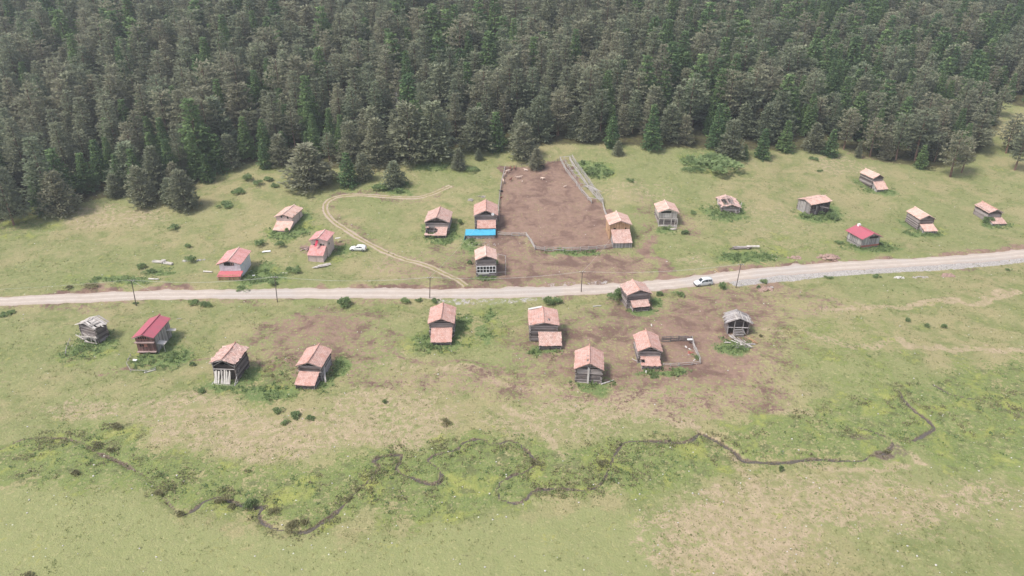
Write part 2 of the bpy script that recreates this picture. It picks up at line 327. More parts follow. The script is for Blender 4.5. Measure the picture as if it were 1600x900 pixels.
    FB = sstep(-6, 6, Y - fbound(X)); FB = FB * (1 - emask(X, Y, (1505, 104, 14, 9, 1))) * (1 - emask(X, Y, (1590, 190, 40, 30, 1)))
    return D, L, Y_, 0, Sm, FB
NETTLE = [(140, 540, 38, 16), (150, 520, 30, 10), (248, 562, 44, 18), (262, 535, 20, 16), (375, 585, 26, 20), (350, 605, 30, 8), (420, 610, 50, 14), (500, 600, 26, 16), (530, 570, 14, 20), (690, 535, 44, 16), (720, 510, 14, 20), (855, 547, 36, 8), (925, 600, 34, 8), (1050, 581, 56, 6), (1150, 538, 32, 12), (1135, 332, 36, 13), (1152, 322, 14, 10),
 (1278, 338, 40, 10), (1302, 330, 14, 12), (1357, 385, 40, 9), (1338, 378, 14, 8), (685, 374, 32, 9), (705, 360, 10, 10), (665, 360, 10, 12), (452, 362, 34, 12), (470, 340, 16, 12), (405, 425, 20, 18), (420, 436, 30, 8), (530, 392, 24, 10), (1442, 365, 32, 5), (1420, 350, 14, 8), (1558, 352, 30, 5), (1372, 300, 30, 5), (1345, 288, 12, 8), (900, 394, 60, 4), (757, 437, 24, 4), (1000, 485, 28, 5), (1020, 470, 10, 12), (1040, 362, 20, 6), (932, 268, 22, 12), (912, 258, 14, 8), (1105, 256, 40, 8), (1170, 404, 44, 10), (765, 495, 12, 12), (762, 522, 14, 8), (670, 262, 30, 8), (620, 295, 28, 8), (735, 385, 20, 10), (250, 425, 30, 6), (180, 440, 60, 6)]
def nettle(X, Y):
    o = np.zeros(X.shape)
    for e in NETTLE: o = np.maximum(o, emask(X, Y, (*e, .95)))
    return o
def masks_mud(X, Y):
    mx = np.maximum; Mu = np.zeros(X.shape)
    for i, P in enumerate(STREAMS):
        m = (X > P[:, 0].min() - 4) & (X < P[:, 0].max() + 4) & (Y > P[:, 1].min() - 4) & (Y < P[:, 1].max() + 4)
        dd, _ = pdist(X[m], Y[m], P); wd = swd(X[m], Y[m]); Mu[m] = mx(Mu[m], (1 - sstep(wd * .6, wd * 1.6 + .1, dd)) * (.72 + .5 * wd))
    for e in [(1345, 684, 26, 6, .7), (1380, 712, 20, 8, .9), (1405, 705, 14, 12, .7)]: Mu = mx(Mu, emask(X, Y, e) * .8)
    return Mu
BOUND = [(-200, 400), (-60, 375), (0, 348), (50, 322), (110, 322), (165, 308), (215, 308), (285, 318), (310, 285), (360, 258), (440, 254), (500, 268), (560, 260), (620, 250), (680, 240), (730, 230), (790, 234), (860, 226), (940, 226), (1040, 232), (1150, 236), (1240, 234), (1330, 234), (1380, 254), (1420, 258), (1455, 262), (1500, 262), (1530, 240), (1570, 195), (1600, 170), (1700, 150)]
_B = np.array(sorted([tuple(at(*p)[:2]) for p in BOUND])); 
def fbound(X): return np.interp(X, _B[:, 0], _B[:, 1])
# ---------------------------------------------------------------- ground sheet
def axis(parts):
    out = [parts[0][0]]
    for a, b, s in parts:
        n = max(1, int(round((b - a) / s))); out += list(a + (b - a) * (np.arange(n) + 1) / n)
    return np.array(out)
gx = axis([(-1200, -500, 50), (-500, -240, 8), (-240, -150, 1.5), (-150, 160, .45), (160, 250, 1.5), (250, 500, 8), (500, 1200, 50)])
gy = axis([(-360, 0, 40), (0, 50, 4), (50, 62, 1), (62, 175, .42), (175, 245, .6), (245, 420, 3), (420, 900, 16), (900, 1220, 60)])
GX, GY = np.meshgrid(gx, gy); X = GX.ravel(); Y = GY.ravel(); Z = H(X, Y)
nx, ny = len(gx), len(gy)
me = bpy.data.meshes.new('ground'); me.vertices.add(nx * ny); me.vertices.foreach_set('co', np.column_stack([X, Y, Z]).astype(np.float32).ravel())
I = np.arange(nx * ny).reshape(ny, nx); Q = np.stack([I[:-1, :-1], I[:-1, 1:], I[1:, 1:], I[1:, :-1]], -1).reshape(-1, 4)
me.loops.add(Q.size); me.loops.foreach_set('vertex_index', Q.ravel().astype(np.int32)); me.polygons.add(len(Q)); me.polygons.foreach_set('loop_start', (np.arange(len(Q)) * 4).astype(np.int32))
me.update(calc_edges=True); me.polygons.foreach_set('use_smooth', np.ones(len(Q), bool))
WX = 5 * (fbm(X / 9 + 3, Y / 9, 3) - .5) + 2.2 * (fbm(X / 2.2, Y / 2.2 + 8, 2) - .5); WY = 5 * (fbm(X / 9, Y / 9 + 31, 3) - .5) + 2.2 * (fbm(X / 2.2 + 70, Y / 2.2, 2) - .5)
MK = list(masks(X + WX * 1.5, Y + WY * 1.5)); MK0 = masks(X + .25 * WX, Y + .25 * WY); cor = pmask(X, Y, CORRAL, 1.0, .7)
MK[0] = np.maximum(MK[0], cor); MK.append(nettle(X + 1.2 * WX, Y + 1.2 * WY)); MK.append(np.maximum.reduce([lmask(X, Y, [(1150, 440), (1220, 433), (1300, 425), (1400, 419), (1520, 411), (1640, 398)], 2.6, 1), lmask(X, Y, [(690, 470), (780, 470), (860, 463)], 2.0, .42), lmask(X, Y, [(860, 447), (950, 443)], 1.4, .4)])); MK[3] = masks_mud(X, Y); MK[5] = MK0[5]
for nm, a in zip(('dirt', 'lush', 'dry', 'mud', 'smooth', 'wood', 'nettle', 'gravel'), MK):
    t_ = me.attributes.new(nm, 'FLOAT', 'POINT'); t_.data.foreach_set('value', a.astype(np.float32))
m, t, b = newmat('meadow_and_bare_earth'); n = N(t); c = n.node('ShaderNodeNewGeometry').outputs['Position']
n1 = n.noise(c, .035, 4, .6); n2 = n.noise(c, .16, 4, .65, .5); n3 = n.noise(c, .8, 4, .7); n4 = n.noise(c, 3.2, 3, .7); n5 = n.noise(n.scale(c, (1, 1.0, 1)), 1.6, 3, .75)
def msk(name, st=.55, lo=.35, hi=.65, extra=None):
    a = n.attr(name); e = n.math('ADD', n.math('MULTIPLY', n.math('SUBTRACT', n2, .5), st), n.math('MULTIPLY', n.math('SUBTRACT', n3, .5), st * 1.3))
    e = n.math('ADD', e, n.math('MULTIPLY', n.math('SUBTRACT', n5, .5), st * .9)); return n.ramp(n.math('ADD', a, e), lo, hi)
g = n.mix(n.ramp(n1, .42, .58), (.225, .238, .105), (.292, .262, .138))
g = n.mix(n.ramp(n2, .42, .66), g, (.175, .200, .08))
g = n.mix(n.math('MULTIPLY', n.ramp(n3, .5, .72), .6), g, (.38, .30, .195))
g = n.mix(msk('smooth', .5), g, n.mix(n.ramp(n3, .3, .8), (.228, .248, .108), (.268, .268, .128)))
g = n.mix(n.math('MULTIPLY', msk('dry', 1.9, .3, .8), .85), g, n.mix(n.ramp(n3, .35, .65), (.31, .26, .155), (.44, .335, .245)))
lush = n.mix(n.ramp(n5, .38, .62), (.10, .145, .05), (.205, .250, .085)); lush = n.mix(n.ramp(n2, .5, .66), lush, (.27, .29, .085)); lush = n.mix(n.math('MULTIPLY', n.ramp(n.noise(c, .35, 4, .7), .52, .62), .7), lush, (.10, .11, .055))
g = n.mix(n.math('MULTIPLY', msk('lush', 1.9, .32, .68), .85), g, lush)
g = n.mix(n.math('MULTIPLY', n.math('MULTIPLY', n.ramp(n4, .52, .7), .42), n.math('SUBTRACT', 1.0, n.math('MULTIPLY', n.attr('smooth'), .75))), g, (.12, .13, .045))
g = n.mix(n.math('MULTIPLY', n.math('MULTIPLY', n.ramp(n5, .56, .7), .55), n.math('SUBTRACT', 1.0, n.math('MULTIPLY', n.attr('smooth'), .7))), g, (.115, .13, .05)); g = n.mix(n.math('MULTIPLY', n.ramp(n.math('SUBTRACT', 1.0, n5), .56, .7), .5), g, (.42, .37, .20))
dirt = n.mix(n.ramp(n3, .35, .7), (.225, .145, .112), (.30, .205, .16)); dirt = n.mix(n.ramp(n2, .47, .62), dirt, (.165, .105, .085)); dirt = n.mix(n.math('MULTIPLY', n.ramp(n5, .5, .7), .5), dirt, (.13, .085, .07))
dirt = n.mix(n.math('MULTIPLY', n.ramp(n4, .56, .72), .35), dirt, (.42, .32, .27)); 
g = n.mix(n.math('MULTIPLY', msk('dirt', 1.5, .15, .8), n.ramp(n.attr('dirt'), .02, .25)), g, dirt)
g = n.mix(n.ramp(n.math('ADD', n.attr('nettle'), n.math('MULTIPLY', n.math('SUBTRACT', n5, .5), 1.9)), .45, .95), g, n.mix(n.ramp(n4, .35, .65), (.10, .15, .055), (.18, .23, .09)))
mud = n.mix(n.ramp(n4, .4, .6), (.085, .065, .045), (.20, .16, .125)); g = n.mix(n.ramp(n.math('ADD', n.attr('mud'), n.math('MULTIPLY', n.math('SUBTRACT', n5, .5), .8)), .4, .7), g, mud)
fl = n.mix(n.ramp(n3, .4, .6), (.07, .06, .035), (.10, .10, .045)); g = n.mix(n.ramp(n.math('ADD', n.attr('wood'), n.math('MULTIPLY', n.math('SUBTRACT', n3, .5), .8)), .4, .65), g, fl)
g = n.mix(n.ramp(n.math('ADD', n.attr('gravel'), n.math('MULTIPLY', n.math('SUBTRACT', n3, .5), 1.2)), .35, .6), g, n.mix(n.ramp(n4, .35, .65), (.27, .25, .235), (.46, .43, .41)))
vo = n.node('ShaderNodeTexVoronoi'); n.lk(c, vo.inputs['Vector']); vo.inputs['Scale'].default_value = .45
sp_ = n.math('MULTIPLY', n.math('LESS_THAN', vo.outputs['Distance'], .055), n.math('GREATER_THAN', n.noise(c, .09, 2), .52)); g = n.mix(n.math('MULTIPLY', sp_, .8), g, (.55, .55, .48))
n.lk(g, b.inputs['Base Color']); b.inputs['Roughness'].default_value = .95; b.inputs['Specular IOR Level'].default_value = .1
n.lk(n.bump(n.math('ADD', n.math('MULTIPLY', n4, .5), n5), .5, .4), b.inputs['Normal'])
me.materials.append(m); tag(link('ground', me), 'sloping meadow of mown and lush grass with bare brown earth', 'meadow', kind='structure')
# ---------------------------------------------------------------- road, dirt track, stream water
def ribbon(P, half, cols, lift, rag, name, mat, seed=0):
    T = np.gradient(P, axis=0); T /= np.linalg.norm(T, axis=1)[:, None]; Nn = np.column_stack([-T[:, 1], T[:, 0]]); s = np.concatenate([[0], np.cumsum(np.linalg.norm(np.diff(P, axis=0), axis=1))])
    L = s[-1]; ss = np.arange(0, L, .5); Pq = np.column_stack([np.interp(ss, s, P[:, i]) for i in (0, 1)]); Nq = np.column_stack([np.interp(ss, s, Nn[:, i]) for i in (0, 1)])
    u = np.linspace(-1, 1, cols); hw = half(ss) if callable(half) else np.full(len(ss), half)
    e1 = hw + rag * (fbm(ss / 2.5 + seed, ss * 0 + 3.5, 3) - .5) * 2; e2 = hw + rag * (fbm(ss / 2.5 + 50 + seed, ss * 0 + 7.5, 3) - .5) * 2
    off = np.where(u[None] < 0, u[None] * e2[:, None], u[None] * e1[:, None]); XX = Pq[:, :1] + Nq[:, :1] * off; YY = Pq[:, 1:] + Nq[:, 1:] * off
    ZZ = H(XX, YY) + lift; ZZ[:, 0] -= lift * 1.6; ZZ[:, -1] -= lift * 1.6
    V = np.column_stack([XX.ravel(), YY.ravel(), ZZ.ravel()]); I = np.arange(len(V)).reshape(len(ss), cols)
    Fq = np.stack([I[:-1, :-1], I[1:, :-1], I[1:, 1:], I[:-1, 1:]], -1).reshape(-1, 4)
    me = bpy.data.meshes.new(name); me.from_pydata(V.tolist(), [], Fq.tolist()); a = me.attributes.new('u', 'FLOAT', 'POINT'); a.data.foreach_set('value', np.tile(u, len(ss)).astype(np.float32))
    a = me.attributes.new('along', 'FLOAT', 'POINT'); a.data.foreach_set('value', np.repeat(ss, cols).astype(np.float32))
    me.polygons.foreach_set('use_smooth', np.ones(len(Fq), bool)); me.materials.append(mat); 
    if me.polygons[0].normal.z < 0: me.flip_normals()
    return link(name, me)
m, t, b = newmat('pale_gravel'); n = N(t); c = n.node('ShaderNodeNewGeometry').outputs['Position']; u = n.attr('u'); a1 = n.noise(c, .5, 4, .6); a2 = n.noise(c, 4, 3, .75); a3 = n.noise(c, .05, 2)
g = n.mix(n.ramp(a1, .35, .7), (.45, .385, .33), (.53, .47, .42)); g = n.mix(n.ramp(a3, .48, .58), g, n.mix(.5, g, (.40, .38, .37)))
rut = n.math('ABSOLUTE', n.math('SUBTRACT', n.math('ABSOLUTE', u), .38)); rr = n.ramp(n.math('ADD', rut, n.math('MULTIPLY', n.math('SUBTRACT', a1, .5), .25)), .03, .22)
g = n.mix(n.math('MULTIPLY', rr, .55), g, (.36, .30, .26)); g = n.mix(n.math('MULTIPLY', n.ramp(n.math('ADD', n.math('ABSOLUTE', u), n.math('MULTIPLY', n.math('SUBTRACT', a1, .5), .5)), .72, 1), .6), g, (.33, .245, .20))
g = n.mix(n.math('MULTIPLY', n.ramp(a2, .5, .72), .4), g, (.62, .58, .54)); n.lk(g, b.inputs['Base Color']); b.inputs['Roughness'].default_value = .95; b.inputs['Specular IOR Level'].default_value = .1; n.lk(n.bump(a2, .3, .1), b.inputs['Normal'])
tag(ribbon(ROADW, lambda s: 2.75 + .5 * (fbm(s / 22, s * 0 + 1.5, 2) - .5) * 2, 15, .06, .75, 'road', m), 'pale gravel road crossing the hillside', 'road', kind='structure')
m2, t, b = newmat('worn_wheel_ruts'); n = N(t); c = n.node('ShaderNodeNewGeometry').outputs['Position']; u = n.attr('u'); a1 = n.noise(c, .6, 4, .65); a2 = n.noise(c, 3.5, 3, .7)
rut = n.math('ABSOLUTE', n.math('SUBTRACT', n.math('ABSOLUTE', u), .55)); rr = n.ramp(n.math('ADD', n.math('ADD', rut, n.math('MULTIPLY', n.math('SUBTRACT', n.noise(c, .12, 3), .5), .5)), n.math('MULTIPLY', n.math('SUBTRACT', a1, .5), .7)), .10, .42)
g = n.mix(rr, n.mix(n.ramp(a2, .3, .7), (.34, .265, .205), (.43, .355, .285)), n.mix(n.ramp(a2, .4, .65), (.22, .20, .085), (.31, .265, .13)))
n.lk(g, b.inputs['Base Color']); b.inputs['Roughness'].default_value = .95; b.inputs['Specular IOR Level'].default_value = .1
tag(ribbon(TRACK, 1.05, 11, .03, .3, 'dirt_track', m2, 5), 'two-rut dirt track looping up from the road', 'track', kind='structure')
m3, t, b = newmat('shallow_water'); n = N(t); c = n.node('ShaderNodeNewGeometry').outputs['Position']
b.inputs['Base Color'].default_value = (.10, .085, .07, 1); b.inputs['Roughness'].default_value = .12; n.lk(n.bump(n.noise(c, 3, 2), .15, .05), b.inputs['Normal'])
s0 = STREAMS[0]; k0 = int(len(s0) * .18)
for i, P in enumerate([s0[k0:], STREAMS[1], STREAMS[2], STREAMS[3]]):
    o = ribbon(P, .30, 3, .0, .12, 'stream', m3, i * 9)
    zz = np.array([v.co.z for v in o.data.vertices]).reshape(-1, 3); xy = np.array([v.co[:2] for v in o.data.vertices]).reshape(-1, 3, 2)[:, 1]; ctr = np.minimum(zz[:, 1] + .06, H0(xy[:, 0], xy[:, 1]) - .20 + .5 * (fbm(xy[:, 0] / 7, xy[:, 1] / 7, 2) - .5))
    for k, v in enumerate(o.data.vertices): v.co.z = ctr[k // 3]
    tag(o, ['narrow stream winding through the meadow bottom', 'thin stream arm below the lush bank', 'short stream cut on the right meadow', 'faint stream at the right edge'][i], 'stream', kind='structure')
# ---------------------------------------------------------------- trees
def cards(P, D, size, asp, seed, val=None, droop=0.0):
    """needle sprays: rhombus faces at points P pointing along D"""
    g = np.random.default_rng(seed); n = len(P); D = D + g.normal(0, .35, (n, 3)); D /= np.linalg.norm(D, axis=1)[:, None]
    U = g.normal(0, .6, (n, 3)) + np.array([0, 0, 1.0]); S = np.cross(D, U); S /= np.linalg.norm(S, axis=1)[:, None] + 1e-6
    sz = size * g.uniform(.6, 1.4, n)[:, None]; a = P; b_ = P + D * sz * .5 + S * sz * asp; c_ = P + D * sz; d_ = P + D * sz * .5 - S * sz * asp
    V = np.stack([a, b_, c_, d_], 1).reshape(-1, 3); return V
def leafmesh(name, V, mat, vals=None, seed=0):
    n = len(V) // 4; m = bpy.data.meshes.new(name); m.vertices.add(len(V)); m.vertices.foreach_set('co', V.astype(np.float32).ravel())
    m.loops.add(len(V)); m.loops.foreach_set('vertex_index', np.arange(len(V), dtype=np.int32)); m.polygons.add(n); m.polygons.foreach_set('loop_start', (np.arange(n) * 4).astype(np.int32))
    m.update(calc_edges=True); a = m.attributes.new('v', 'FLOAT', 'FACE'); v = np.random.default_rng(seed).random(n) if vals is None else vals
    a.data.foreach_set('value', v.astype(np.float32)); m.materials.append(mat); return m
def branchcloud(Ht, z0, lfun, wn, step, slope, seed, lobes=0.25, gap=0.0, per=5, jit=.25, updir=.25, zst=.45):
    g = np.random.default_rng(seed); P = []; D = []; z = z0; ph = g.uniform(0, 6, 4); Vv = []
    while z < Ht - .15:
        f = (z - z0) / (Ht - z0); Lz = lfun(f); nn = max(3, int(wn * (0.55 + Lz / (lfun(.15) + .01) * .5)))
        for k in range(nn):
            az = 2 * math.pi * (k + g.uniform(-.35, .35)) / nn + z * 2.4
            L = Lz * (1 + lobes * math.sin(az * 2 + ph[0] + z * .7) + g.uniform(-.22, .2))
            if g.random() < gap or L < .1: continue
            m_ = max(2, int(L / step)); tv = g.random(); sl_ = slope(f) + g.uniform(-.12, .12)
            for q in range(m_):
                r = L * (q + g.uniform(.3, 1)) / m_
                if r < L * .12: continue
                c = np.array([math.cos(az) * r, math.sin(az) * r, z + sl_ * r + g.normal(0, .06)]); w_ = .12 + .28 * (1 - r / (L + .01)) + .08
                for j in range(per):
                    side = g.normal(0, jit * (1.15 - .6 * r / L)); P.append(c + np.array([-math.sin(az) * side, math.cos(az) * side, g.normal(0, .07)]))
                    D.append([math.cos(az) * .8 - math.sin(az) * side * .8, math.sin(az) * .8 + math.cos(az) * side * .8, updir + g.normal(0, .15)]); Vv.append(np.clip(tv * .55 + .45 * g.random(), 0, 1))
        z += g.uniform(.8, 1.2) * zst
    return np.array(P), np.array(D), np.array(Vv)
def trunkmesh(name, Ht, r, seed, bend=.15, limbs=0):
    q = random.Random(seed); mb = MB(); pts = []; n = 5
    bx, by = q.uniform(-bend, bend), q.uniform(-bend, bend)
    for i in range(n + 1):
        f = i / n; pts.append((bx * math.sin(f * 3) * 2, by * math.sin(f * 2.2) * 2, -1.2 + f * (Ht * .96 + 1.2)))
    for i in range(n): mb.bar(pts[i], pts[i + 1], r * (1 - .85 * i / n), r * (1 - .85 * (i + 1) / n), 7, q.random())
    for k in range(limbs):
        z = Ht * q.uniform(.25, .9); a = q.uniform(0, 6.28); L = q.uniform(.8, 2.4) * (1.2 - z / Ht); b0 = (0, 0, z); mb.bar(b0, (math.cos(a) * L, math.sin(a) * L, z + L * q.uniform(-.1, .5)), .07, .02, 4, q.random())
    return mb.me(name, M['trunk'])
PINES, FIRS = [], []
for k in range(9):      # dense young pines, tall forest pines, broad old pines
    kind = k % 3; Ht = [9.5, 15.5, 13.0][kind] * (1 + .08 * (k // 3 - 1)); g = 100 + k
    if kind == 0: P, D, V = branchcloud(Ht, .4, lambda f: 3.2 * (1 - f) ** .86 * (1 - .22 * (1 - f) ** 6) + .1, 10, .5, lambda f: .08 + .5 * f, g, .14, .05, 8, .42, .22, .58)
    elif kind == 1: P, D, V = branchcloud(Ht, Ht * .16, lambda f: 3.7 * (1 - f) ** .95 * (.7 + .3 * min(1, f * 4)) + .1, 9, .5, lambda f: -.02 + .4 * f, g, .24, .12, 9, .5, .12, .95)
    else: P, D, V = branchcloud(Ht, Ht * .26, lambda f: 3.4 * (1 - f) ** .45 * (.5 + .5 * min(1, f * 3)) + .1, 8, .52, lambda f: .08 + .25 * f, g, .34, .2, 9, .55, .15, 1.0)
    PINES.append((Ht, leafmesh('pine_crown', cards(P, D, .62, .2, g), M['pine'], V), trunkmesh('pine_trunk', Ht, [.17, .24, .3][kind], g, .2, [4, 10, 14][kind])))
for k in range(6):
    Ht = [8.5, 13, 16][k % 3] * (1 + .05 * (k // 3)); g = 200 + k; Rf = [2.5, 2.8, 3.3][k % 3]
    P, D, V = branchcloud(Ht, .35 if k % 3 == 0 else 1.2, lambda f: Rf * (1 - f) ** .95 * (1 - .2 * (1 - f) ** 8) + .06, 10, .42, lambda f: -.24 + .42 * f, g, .08, .03, 9, .34, -.08, .72)
    FIRS.append((Ht, leafmesh('fir_crown', cards(P, D, .5, .24, g), M['fir'], V), trunkmesh('fir_trunk', Ht, .18, g, .05, 0)))
# hand-placed trees along the forest edge: base pixel, top pixel height, kind, label
def tree(name, kindlist, idx, x, y, ht, label, cat, group, wide=1.0, sink=0.1, z=None):
    Ht, cm, tm = kindlist[idx]; s = ht / Ht
    e = empty(name, (x, y, (H(x, y) if z is None else z) - sink), rnd.uniform(0, 6.28), label=label, cat=cat, group=group)
    c_ = link('crown', cm, e); t_ = link('trunk', tm, e); c_.scale = (s * wide, s * wide, s); t_.scale = (s, s, s); return e
HAND = [  # px, py(base), height px, species, variant, wide, label
 (485, 290, 64, 'p', 0, 1.65, 'broad round olive pine standing forward of the forest above the pink-walled hut'),
 (545, 290, 50, 'f', 0, 1.15, 'bright green fir on the meadow beside the broad round olive pine'),
 (568, 282, 42, 'p', 0, 1.0, 'grey pine close behind the bright green fir on the meadow'),
 (617, 291, 38, 'p', 0, 1.35, 'low bushy pine alone on the meadow above the looping track'),
 (717, 265, 32, 'p', 3, 1.2, 'small rounded pine on the meadow left of the brown corral'),
 (748, 250, 17, 'p', 6, 1.3, 'tiny pine between the small rounded pine and the corral'),
 (838, 264, 32, 'p', 3, 1.2, 'small pine growing on the top fence line of the corral'),
 (818, 246, 52, 'p', 0, 1.3, 'wide dark pine standing just behind the corral top fence'),
 (965, 243, 22, 'p', 3, 1.25, 'small lone pine on the meadow right of the corral rails'),
 (1296, 244, 40, 'f', 0, 1.1, 'single green fir at the forest foot above the weathered sideways hut'),
 (1190, 246, 44, 'f', 3, 1.1, 'squat green fir at the forest foot right of the dark juniper mat'),
 (1163, 248, 22, 'f', 0, 1.0, 'little fir at the forest foot beside the squat green fir'),
 (1485, 276, 72, 'p', 2, 1.0, 'open-branched pine leaning into the meadow above the upper right huts'),
 (1502, 270, 50, 'p', 5, 1.0, 'leafy pine crowding the right side of the leaning open-branched pine'),
 (1585, 266, 66, 'p', 8, 1.0, 'wide brownish pine at the right edge of the picture'),
 (1360, 244, 60, 'p', 2, 1.0, 'flat-topped pine with bare orange trunk above the highest right hut'),
 (1340, 246, 26, 'p', 6, .7, 'thin sparse sapling in front of the flat-topped pine'),
 (290, 326, 58, 'p', 3, 1.25, 'broad grey-green pine at the tip of the left forest edge'),
 (270, 318, 40, 'p', 0, 1.2, 'dark bushy pine left of the broad grey-green edge pine'),
 (225, 320, 60, 'p', 0, 1.0, 'pale grey pine on the left forest edge below the fir group'),
 (182, 306, 34, 'p', 3, 1.3, 'low dark pine at the foot of the left forest edge'),
 (98, 334, 66, 'p', 0, 1.1, 'dense blue-grey pine at the lower left forest edge'),
 (68, 330, 50, 'f', 0, 1.2, 'dark fir at the lower left forest edge'),
 (22, 352, 100, 'p', 1, 1.1, 'tall grey pine in the bottom left corner of the forest'),
 (80, 328, 110, 'p', 4, 1.15, 'tall brownish pine behind the dense blue-grey edge pine'),
 (272, 290, 72, 'f', 2, 1.15, 'bright tipped fir standing in front of the left forest'),
 (245, 268, 60, 'f', 1, 1.2, 'bluish fir left behind the bright tipped fir'),
 (312, 280, 76, 'f', 4, 1.0, 'slender yellow-green fir at the left forest edge'),
 (326, 284, 42, 'f', 3, 1.0, 'short vivid fir beside the slender yellow-green fir'),
 (415, 262, 44, 'f', 0, .9, 'small light green fir at the forest edge left of the broad olive pine'),
 (388, 248, 64, 'f', 1, 1.1, 'dark green fir behind the small light green edge fir'),
 (487, 225, 66, 'f', 4, 1.1, 'dark fir rising behind the broad round olive pine'),
 (210, 288, 64, 'p', 0, 1.35, 'flat-crowned olive pine in the left forest edge'),
 (640, 250, 86, 'p', 0, 1.2, 'big dense pine forming the left half of the front clump above the looping track'),
 (680, 248, 84, 'p', 3, 1.2, 'big dense pine forming the right half of the front clump above the looping track'),
 (745, 234, 64, 'p', 0, 1.25, 'wide dark green pine behind the small rounded meadow pine'),
 (775, 234, 56, 'f', 0, 1.1, 'green fir pressed against the wide dark pine above the corral'),
 (590, 258, 70, 'p', 6, 1.1, 'grey pine left of the front clump above the looping track'),
 (1017, 233, 68, 'f', 1, 1.15, 'dark green fir on the forest edge right of the corral rails'),
 (956, 230, 46, 'f', 0, 1.0, 'bright green fir at the forest edge above the small lone meadow pine'),
 (1117, 232, 70, 'f', 4, 1.05, 'tall vivid green fir on the forest edge above the collapsed hut'),
 (1140, 244, 56, 'p', 0, 1.1, 'grey pine right of the tall vivid green fir'),
 (1225, 236, 46, 'f', 3, 1.1, 'dark fir in the forest edge right of the squat green fir'),
 (1270, 236, 42, 'p', 3, 1.2, 'rounded grey pine left of the single green fir'),
 (1318, 234, 62, 'p', 8, 1.1, 'brownish spreading pine right of the single green fir'),
 (1572, 240, 60, 'p', 5, 1.1, 'brownish pine behind the wide one at the right edge'),
 (1602, 236, 60, 'p', 0, 1.2, 'grey pine half cut by the right edge of the picture'),
 (1430, 252, 80, 'p', 5, 1.2, 'broad leafy pine left of the leaning open-branched pine'),
 (1400, 250, 70, 'p', 8, 1.1, 'wide grey-brown pine between the flat-topped and the leaning pine'),
 (1520, 236, 80, 'p', 4, 1.2, 'tall pine behind the leafy pine on the right forest corner'),
 (1437, 262, 34, 'f', 0, 1.1, 'small dark fir under the broad leafy pine on the right'),
 (140, 300, 60, 'f', 1, 1.3, 'light green fir above the dense blue-grey edge pine'),
 (162, 284, 66, 'f', 4, 1.2, 'slender light fir in the left forest edge, left of the flat-crowned pine'),
 (345, 266, 54, 'f', 0, 1.1, 'rounded dark fir right of the short vivid fir'),
 (362, 262, 50, 'p', 3, 1.1, 'small grey pine above the bushes of the forest bay'),
 (440, 256, 46, 'p', 0, 1.2, 'small dense pine left behind the broad round olive pine'),
 (1560, 182, 48, 'p', 2, 1.0, 'pine with a bare slanting trunk on the grassy slope at the right edge'),
]
hand_xy = []
for px, py, hp, sp_, vi, wd, lab in HAND:
    p = at(px, py); q = at(px, py - 2); dep = proj(p)[2]; ang = math.atan2(CH - p[2], p[1]); ht = hp * dep / F / max(.6, math.cos(ang)) ; hand_xy.append(p[:2])
    tree('pine_tree' if sp_ == 'p' else 'fir_tree', PINES if sp_ == 'p' else FIRS, vi, p[0], p[1], ht, lab, 'pine tree' if sp_ == 'p' else 'fir tree', 'edge pines' if sp_ == 'p' else 'edge firs', wd)
hand_xy = np.array(hand_xy)
# forest positions: jittered hexagonal grid
pts = []
sx, sy = 6.5, 5.8; j = 0; y = 150.0
while y < 480:
    x = -330.0 + (sx / 2 if j % 2 else 0)
    while x < 400: pts.append((x + rng.normal(0, 1.5), y + rng.normal(0, 1.5))); x += sx
    y += sy; j += 1
pts = np.array(pts); pts = pts[np.abs(pts[:, 0]) < pts[:, 1] * .74 + 26]; pts = pts[pts[:, 1] > fbound(pts[:, 0]) + 2.0 + 3.5 * (vn(pts[:, 0] / 6, pts[:, 1] / 6) - .3)]
dmin = np.min(np.hypot(pts[:, None, 0] - hand_xy[None, :, 0], pts[:, None, 1] - hand_xy[None, :, 1]), 1); pts = pts[dmin > 3.6]
gap = [(1505, 108, 8.5), (765, 152, 4.0), (1590, 180, 14), (1580, 215, 8), (1510, 230, 4)]
for px, py, r_ in gap:
    p = at(px, py); pts = pts[np.hypot(pts[:, 0] - p[0], pts[:, 1] - p[1]) > r_]
PP = np.array([proj((x, y, H0(x, y) + 12)) for x, y in pts]); vis = (PP[:, 0] > -25) & (PP[:, 0] < 1625) & (PP[:, 1] > -12)
edge = pts[:, 1] - fbound(pts[:, 0]); pxx = PP[:, 0]
nz = fbm(pts[:, 0] / 22 + 9, pts[:, 1] / 22, 2)
pf = .08 + .3 * sstep(.50, .66, nz) + .42 * (1 - sstep(8, 34, edge)) * sstep(620, 420, pxx) + .28 * sstep(900, 1300, pxx) * sstep(200, 80, PP[:, 1]) + .22 * sstep(80, 20, PP[:, 1]) * sstep(200, 60, pxx) + .12 * sstep(1000, 1150, pxx)
isf = rng.random(len(pts)) < pf
hts = np.where(isf, rng.uniform(10, 23, len(pts)), rng.uniform(12, 22.5, len(pts))) * (0.68 + .32 * sstep(0, 22, edge)) * (1 - .1 * sstep(1100, 1300, pxx))
var = np.where(isf, rng.integers(0, 6, len(pts)), 0)
for i in np.nonzero(~isf)[0]:
    e_ = edge[i]; var[i] = rng.choice([0, 3, 6]) if rng.random() < np.clip(1.0 - e_ / 14, .04, .8) else (rng.choice([2, 5, 8]) if rng.random() < (.25 + .4 * (pxx[i] > 1100)) else rng.choice([1, 4, 7]))
order = np.argsort(PP[:, 2]); npi = nfi = 0; stuff = {'p': [], 'f': []}
SECT = [(0, 'left end'), (230, 'left part'), (470, 'centre left'), (770, 'above the corral'), (960, 'centre right'), (1180, 'right part'), (1400, 'right end')]
def sector(px): return [n_ for a_, n_ in SECT if px >= a_ or a_ == 0][-1]
